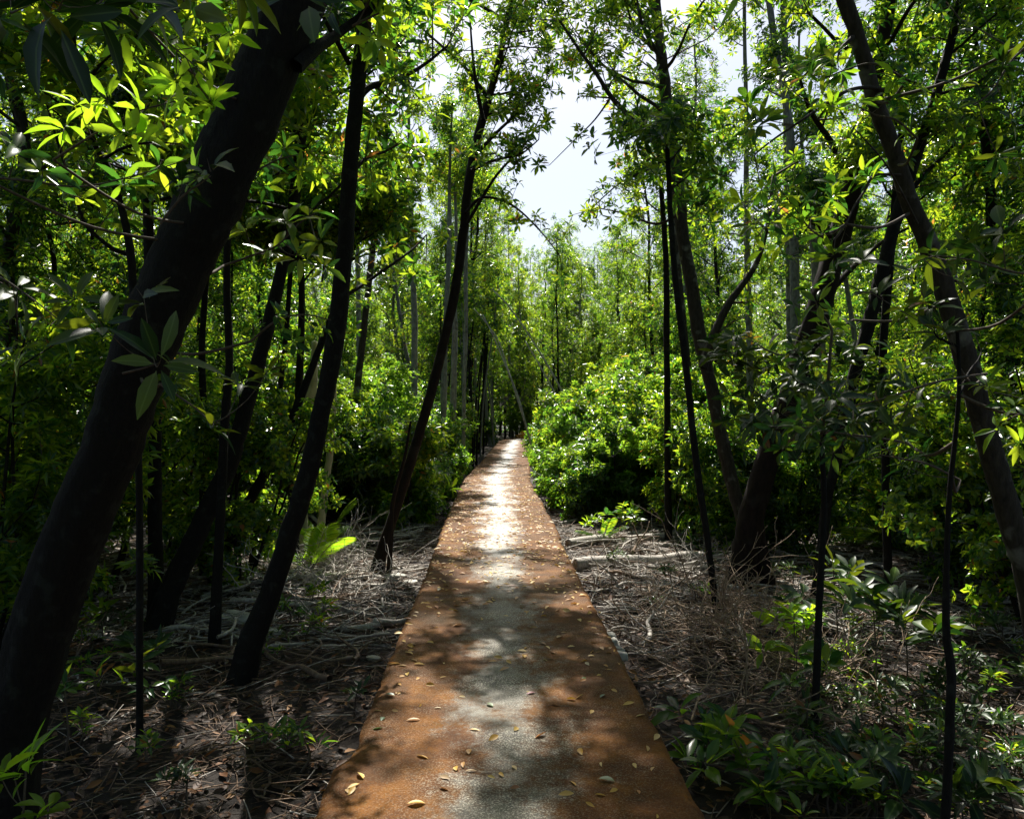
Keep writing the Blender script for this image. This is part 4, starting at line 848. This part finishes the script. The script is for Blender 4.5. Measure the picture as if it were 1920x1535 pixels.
for i in range(290):
    zone = rng.random()
    if zone < .5: y = rng.uniform(6.5, 13.5); x = path_x(y) - rng.uniform(.95, 4.2)
    elif zone < .85: y = rng.uniform(5.0, 12.5); x = path_x(y) + rng.uniform(.95, 4.6)
    else: y = rng.uniform(3.2, 7); x = path_x(y) + rng.choice([-1, 1]) * rng.uniform(1.1, 3)
    L = rng.uniform(.4, 1.5) * (.45 if y < 6 else 1); r = rng.uniform(.006, .022) * (1.25 if L > 1 else .9) * (.6 if y < 6 else 1)
    if abs(x - path_x(y)) - L * .4 < .8: L *= .5; x += .25 * np.sign(x - path_x(y))
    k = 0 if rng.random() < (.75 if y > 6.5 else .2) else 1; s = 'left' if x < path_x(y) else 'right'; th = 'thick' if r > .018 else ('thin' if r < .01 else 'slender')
    where = 'nearer' if y < 7 else ('in the brushwood' if y < 10 else 'by the bushes')
    dead_branch(x, y, L, r, f'{th} {kinds[k][0]} dead branch on mud {s} of the path, {where}', f'{th} {kinds[k][0]} fallen branches {s} of the path, {where}', lift=rng.uniform(0, .10) if y > 6 else .01, m=kinds[k][1]); nb += 1
def log(a, b, r, label, m=M_dead, lift=.0, bend=.04):
    w = MB(); A = P3(*a); B = P3(*b); A[2] = gz(A[0], A[1]) + r * .8 + lift; B[2] = gz(B[0], B[1]) + r + lift
    P = np.array([A + (B - A) * t for t in np.linspace(0, 1, 6)]); P[1:-1] += rng.normal(0, bend, (4, 3)) * [1, 1, .5]; P = smooth_path(P, 4)
    tube(w, P, np.linspace(r, r * .65, len(P)), 12, 0, .05)
    tube(w, P[::-1][-2:] if False else np.array([P[0] - norm(P[1] - P[0]) * .002, P[0]]), [r * .2, r], 12)
    tag(w.build('fallen_log', m, loc=A), label, 'log', 'fallen logs')
log((1066, 1025, gd(1032)), (1305, 997, gd(1003)), .08, 'long pale fallen trunk lying away from the right edge of the path')
log((1300, 998, gd(1003)), (1500, 985, gd(985)), .04, 'darker log continuing behind the thick right trunk', M_deadd)
log((1078, 1072, gd(1072)), (1330, 1052, gd(1052)), .085, 'short thick fallen log nearest the right edge of the path')
log((1050, 985, gd(985)), (1180, 960, gd(960)), .03, 'thin log behind the long pale fallen trunk')
log((520, 1100, gd(1095)), (800, 1060, gd(1063)), .035, 'long thin log lying towards the left edge of the path')
log((580, 985, gd(990)), (655, 1055, gd(1055)), .03, 'pale branch slanting beside the foot of the slim leaning tree', lift=.15)
log((640, 1172, gd(1175)), (775, 1158, gd(1160)), .035, 'flat pale log touching the left edge of the path')
log((300, 1120, gd(1120)), (560, 1070, gd(1070)), .04, 'dim log behind the foot of the slim leaning tree', M_deadd)
log((1310, 1330, gd(1330)), (1620, 1420, gd(1400)), .016, 'long thin curved stick in front of the brush pile', M_deadd)
log((1500, 1390, gd(1390)), (1700, 1330, gd(1330)), .012, 'thin grey stick crossing the mud at lower right')
log((130, 1290, gd(1290)), (240, 1300, gd(1300)), .012, 'thin grey stick near the foot of the big leaning trunk')

# brush pile: a dead shrub collapsed beside the path
def brush(x0, y0, n, label, spread=.8, h=.55, name='brush_pile', m=M_deadd, lm=(.5, 1.4)):
    w = MB(); b = np.array([x0, y0, float(gz(x0, y0))])
    for i in range(n):
        s = b + np.array([rng.normal(0, spread * .55), rng.normal(0, spread * .7), rng.uniform(0, h * .35)])
        a = rng.random() * 6.28; e = rng.uniform(-.05, .55) if i % 3 else rng.uniform(.5, 1.1); d = np.array([math.cos(a) * math.cos(e), math.sin(a) * math.cos(e), math.sin(e)])
        L = rng.uniform(*lm) * .8; P = [s]
        for k in range(7): d = norm(d + rng.normal(0, .2, 3) + np.array([0, 0, -.05])); P.append(P[-1] + d * L / 7)
        P = np.array(P); P[:, 2] = np.clip(P[:, 2], gz(P[:, 0], P[:, 1]) + .01, None)
        lim = path_x(P[:, 1]) + .82; P[:, 0] = np.where((x0 > 0) & (P[:, 0] < lim), lim + rng.uniform(0, .1), P[:, 0])
        r = rng.uniform(.0032, .0075); tube(w, smooth_path(P, 3), np.linspace(r, r * .35, 22), 5)
        for q in range(3):
            j = int(rng.integers(2, 7)); d2 = norm(norm(P[j] - P[j - 1]) + rng.normal(0, .6, 3) + [0, 0, .2]); Q = [P[j]]
            for k in range(4): d2 = norm(d2 + rng.normal(0, .2, 3)); Q.append(Q[-1] + d2 * L * .07)
            tube(w, smooth_path(np.array(Q), 2), np.linspace(r * .6, r * .3, 9), 4)
    tag(w.build(name, m, loc=b), label, 'brushwood')
brush(1.8, 6.7, 150, 'tangled pile of curly dead twigs beside the right edge of the path', .62, .85, m=M_straw)
brush(1.85, 5.5, 80, 'lower spread of dead twigs on the near side of the curly pile', .5, .25, m=M_straw)
brush(-2.1, 9.6, 70, 'pale tangle of dead twigs left of the path behind the slim tree', .8, .35, m=M_dead)
brush(1.75, 9.6, 34, 'dead twig tangle around the fallen logs right of the path', .8, .3, m=M_dead)
brush(-1.7, 8.2, 50, 'low scatter of pale twigs at the foot of the curved tree', .6, .15, m=M_dead)

# twig and leaf litter no one could count
def litter_twigs():
    mb = MB(); n = 40000; y = 2.6 + 14 * rng.random(n) ** .8; x = rng.uniform(-1, 1, n) * (.68 * y + .5)
    k = np.abs(x - path_x(y)) > .82; x, y = x[k], y[k]; n = len(x)
    a = rng.random(n) * 6.28; L = rng.uniform(.06, .45, n); e = rng.normal(0, .12, n)
    A = np.stack([x, y, gz(x, y) + .008 + rng.random(n) * .03], -1); B = A + np.stack([np.cos(a) * L, np.sin(a) * L, np.sin(e) * L], -1)
    B[:, 2] = np.maximum(B[:, 2], gz(B[:, 0], B[:, 1]) + .004)
    kk = np.abs(B[:, 0] - path_x(B[:, 1])) > .79; A, B, n = A[kk], B[kk], kk.sum(); y_ = A[:, 1]
    r = rng.uniform(.0018, .0055, n) * np.where(y_ > 6.5, 1.7, 1.0); M = (A + B) / 2 + rng.normal(0, .012, (n, 3)) * [1, 1, .5]
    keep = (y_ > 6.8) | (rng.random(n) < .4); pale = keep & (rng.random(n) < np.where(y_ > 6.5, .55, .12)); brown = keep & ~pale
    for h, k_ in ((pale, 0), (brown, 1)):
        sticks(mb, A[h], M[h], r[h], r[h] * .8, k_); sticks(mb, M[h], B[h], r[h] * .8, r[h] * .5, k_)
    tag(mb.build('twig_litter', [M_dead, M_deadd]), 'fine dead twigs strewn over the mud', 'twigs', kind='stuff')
litter_twigs()
def litter_leaves():
    mb = MB(); n = 17000; y = 2.4 + 16 * rng.random(n) ** 1.2; x = rng.uniform(-1, 1, n) * (.68 * y + .5)
    k = np.abs(x - path_x(y)) > .775; x, y = x[k], y[k]; n = len(x)
    P = np.stack([x, y, gz(x, y) + .006 + rng.random(n) * .02], -1); a = rng.random(n) * 6.28
    U = norm(np.stack([rng.normal(0, .35, n), rng.normal(0, .35, n), np.ones(n)], -1)); L = rng.uniform(.045, .10, n)
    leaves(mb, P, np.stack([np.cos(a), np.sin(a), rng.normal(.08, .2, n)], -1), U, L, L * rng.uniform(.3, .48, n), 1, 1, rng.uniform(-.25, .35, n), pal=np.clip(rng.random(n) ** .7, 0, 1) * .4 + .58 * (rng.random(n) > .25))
    # leaves on the far stretch of the walkway
    n = 1900; y = rng.triangular(6.0, 10.5, 25, n); u = rng.uniform(-.97, .97, n); x = path_x(y) + .757 * u
    P = np.stack([x, y, np.full(n, .004)], -1); a = rng.random(n) * 6.28; L = rng.uniform(.04, .085, n)
    leaves(mb, P, np.stack([np.cos(a), np.sin(a), np.full(n, .1)], -1), norm(np.stack([rng.normal(0, .2, n), rng.normal(0, .2, n), np.ones(n)], -1)), L, L * .38, 1, 0, rng.uniform(0, .35, n), pal=rng.random(n) * .6)
    tag(mb.build('leaf_litter', [M_fall, M_falld]), 'brown and yellow leaf litter on the mud and the far path', 'leaf litter', kind='stuff')
litter_leaves()
# leaves one can count on the near walkway: each its own
def fallen(x, y, L, rz, m, label, group, asp=.38, pal=None, curl=None):
    mb = MB(); cu = rng.uniform(.02, .26) if curl is None else curl
    leaves(mb, np.zeros((1, 3)), np.array([[1., 0, .12 + cu * .5]]), np.array([[0, rng.normal(0, .5), 1.]]), L, L * asp, 2, 0, cu, pal=None if pal is None else [pal])
    o = mb.build('fallen_leaf', m); o.location = (x, y, .003); o.rotation_euler = (0, 0, rz)
    mn = min(v.co.z for v in o.data.vertices); o.location.z = .002 - mn
    return tag(o, label, 'leaf', group)
pals = [('golden yellow', .08), ('pale yellow', .2), ('rust brown', .4), ('straw coloured', .55), ('dark brown', .78), ('buff', .9)]
for i in range(292):
    t = rng.random(); y = rng.uniform(3.1, 4.9) if t < .2 else (rng.uniform(4.9, 7.2) if t < .58 else rng.uniform(7.2, 10.2)); u = rng.uniform(-.95, .95) if rng.random() < .7 else rng.choice([-1, 1]) * rng.uniform(.72, .98); x = path_x(y) + .757 * u
    nm, pv = pals[int(rng.choice(6, p=[.28, .24, .14, .18, .08, .08]))]
    z = 'left edge' if u < -.4 else ('right edge' if u > .4 else 'middle'); f = 'near stretch' if y < 4.3 else ('dappled stretch' if y < 6.5 else ('shaded stretch' if y < 8.4 else 'sunlit stretch'))
    fallen(x, y, rng.choice([rng.uniform(.03, .055), rng.uniform(.05, .08)]), rng.random() * 6.28, M_fall, f'{nm} curled leaf, {z} of the path, {f}', f'{nm} leaves on the {z} of the path, {f}', pal=pv + rng.uniform(-.04, .04), asp=rng.uniform(.24, .5))
def onpath(px, py): d = CAMZ * FPX / (py - CY); return (px - CX) / FPX * d, d
for px, py, L, m, lab, rz in [(986, 1302, .06, M_fallr, 'dark red fallen leaf in the middle of the path', .4), (925, 1325, .06, M_fallg, 'green fallen leaf left of the red one on the path', 2.2),
                              (1125, 1308, .055, M_fallg, 'green fallen leaf near the right edge of the path', .9), (1155, 1465, .075, M_fallg, 'largest green fallen leaf, lower right of the path', 2.9),
                              (697, 1368, .055, M_fallg, 'green fallen leaf near the left edge of the path', .3), (742, 1304, .065, M_fallg, 'grey-green fallen leaf by the left edge, farther off', 3.0),
                              (714, 1352, .05, M_fallg, 'pale green fallen leaf pair-mate by the left edge', 1.4), (1098, 1276, .05, M_fallg, 'small olive fallen leaf right of the centre of the path', 1.9)]:
    x, y = onpath(px, py); fallen(x, y, L, rz, m, lab, None, asp=.5, curl=.1)
for i in range(16):
    y = rng.uniform(3.3, 9); u = rng.uniform(-.9, .9); L = rng.uniform(.05, .2); P = bent(L, 5, .1); P[:, 2] = .004; mb = MB(); tube(mb, P, np.linspace(.0022, .001, len(P)), 5)
    mb.v = [v + [path_x(y) + .757 * u, y, 0] for v in mb.v]
    tag(mb.build('twig', M_deadd, loc=(path_x(y) + .757 * u, y, 0)), f'thin bent twig on the {"left" if u < 0 else "right"} half of the path', 'twig', 'twigs dropped on the path')
# pale stones and chips along the edges
def stone(x, y, s, label, zoff=0, sq=(1, 1, .6)):
    import bmesh
    bm = bmesh.new(); bmesh.ops.create_icosphere(bm, subdivisions=3, radius=1)
    f = rng.normal(0, 1, (4, 3))
    for v in bm.verts:
        c = np.array(v.co); k = 1 + .12 * math.sin(3 * c @ f[0]) + .10 * math.sin(4 * c @ f[1] + 1) + .05 * math.sin(9 * c @ f[2])
        c = np.sign(c) * np.abs(c) ** .75 * k; v.co = Vector((c[0] * s * sq[0], c[1] * s * sq[1], c[2] * s * sq[2]))
    me = bpy.data.meshes.new('stone'); bm.to_mesh(me); bm.free(); me.materials.append(M_stone)
    for p in me.polygons: p.use_smooth = True
    o = bpy.data.objects.new('stone', me); C.objects.link(o); o.location = (x, y, gz(x, y) + s * sq[2] * .45 + zoff); o.rotation_euler = (0, 0, rng.random() * 3)
    return tag(o, label, 'stone')
for px, py, s, lab in [(742, 1083, .09, 'white stone at the foot of the curved tree'), (768, 1092, .08, 'white stone between the curved tree and the path'), (735, 1040, .06, 'pale lump on the brushwood just behind the curved tree'),
                       (445, 1165, .14, 'pale flat slab left of the slim tree foot'), (505, 1195, .09, 'pale wedge right of the slim tree foot'), (700, 1225, .05, 'dim grey stone near the left path edge'),
                       (1698, 1058, .06, 'white stone on the mud at the right'), (1765, 1152, .05, 'small white stone by the near thin stem'), (1100, 1000, .05, 'pale stone beside the right path edge behind the logs')]:
    d = gd(py); stone((px - CX) / FPX * d, d, s, lab, sq=(1.2, .8, .45))
for q, (py, w_) in enumerate([(1232, .05), (1250, .06), (1268, .05), (1285, .045)]):
    d = gd(py); x = path_x(d) + .757 + .045; stone(x, d, w_, ['chip of pale concrete at the right path edge, farthest', 'broken pale concrete at the right path edge, second', 'broken pale concrete at the right path edge, third', 'chip of pale concrete at the right path edge, nearest'][q], zoff=.2, sq=(.7, 1.6, .8))
# cut stump in the right thicket
w = MB(); A = P3(1042, 860, 15.5); Bp = A.copy(); Bp[2] = gz(A[0], A[1]); Bp[0] += .12
tube(w, smooth_path(np.array([Bp, (A + Bp) / 2 + [.02, 0, 0], A]), 4), .035, 9, 0, .04); tag(w.build('cut_stump', M_dead, loc=Bp), 'pale cut stump at the edge of the right thicket', 'stump')

# small shelter and white board where the path ends
def box(mb, x0, x1, y0, y1, z0, z1, mi=0):
    v = [(x, y, z) for z in (z0, z1) for y in (y0, y1) for x in (x0, x1)]
    mb.add(v, [[0, 2, 3, 1], [4, 5, 7, 6], [0, 1, 5, 4], [2, 6, 7, 3], [0, 4, 6, 2], [1, 3, 7, 5]], None, mi)
sx = (968 - CX) / FPX * 52; root = thing('shelter', (sx, 52, 0), 'small dark roofed shelter at the far end of the path', 'shelter')
for ax in (-.75, .75):
    for ay in (0, 1.2):
        m_ = MB(); box(m_, ax - .05, ax + .05, ay - .05, ay + .05, -.4, 1.75); m_.build('post', M_bark, root, smooth=False)
m_ = MB(); v = [(-1.1, -.3, 1.7), (1.1, -.3, 1.7), (1.1, 1.5, 1.7), (-1.1, 1.5, 1.7), (-1, .6, 2.5), (1, .6, 2.5)]
m_.add(v, [[0, 1, 5, 4], [2, 3, 4, 5], [3, 2, 1, 0]]); m_.add(np.zeros((0, 3)), np.array([[0, 4, 3], [1, 2, 5]]) - 6); m_.build('roof', M_roof, root, smooth=False)
m_ = MB(); xw = (966 - CX) / FPX * 49; box(m_, -.22, .22, -.03, .03, .35, .85); r2 = thing('white_board', (xw, 49, 0), 'white board standing before the shelter at the path end', 'board')
m_.build('panel', M_white, r2, smooth=False)
for ax in (-.15, .15): m_ = MB(); box(m_, ax - .02, ax + .02, .032, .07, -.3, .9); m_.build('leg', M_bark, r2, smooth=False)

# copies of one label told apart by their order from the camera
from collections import defaultdict
by = defaultdict(list)
for o in scene.objects:
    if o.parent is None and 'label' in o: by[o['label']].append(o)
ORD = ['nearest', 'second nearest', 'third nearest', 'fourth nearest', 'fifth nearest', 'sixth nearest', 'seventh nearest', 'eighth nearest', 'ninth nearest', 'tenth nearest', 'eleventh nearest', 'twelfth nearest']
TENS = ['', '', 'twenty', 'thirty']; UN = ['', 'first', 'second', 'third', 'fourth', 'fifth', 'sixth', 'seventh', 'eighth', 'ninth']
ORD += [w_ + ' nearest' for w_ in ('thirteenth', 'fourteenth', 'fifteenth', 'sixteenth', 'seventeenth', 'eighteenth', 'nineteenth', 'twentieth')] + [f'twenty-{UN[k_]} nearest' for k_ in range(1, 10)] + ['thirtieth nearest'] + [f'thirty-{UN[k_]} nearest' for k_ in range(1, 10)]
for lb, os_ in by.items():
    if 2 <= len(os_) <= len(ORD) and len(lb.split()) <= 14:
        os_.sort(key=lambda o: o.location.x ** 2 + o.location.y ** 2)
        for q, o in enumerate(os_):
            if not o.get('group'): o['group'] = lb
            o['label'] = f'{ORD[q]} {lb}'
    elif len(os_) > 1:
        for o in os_:
            if not o.get('group'): o['group'] = lb
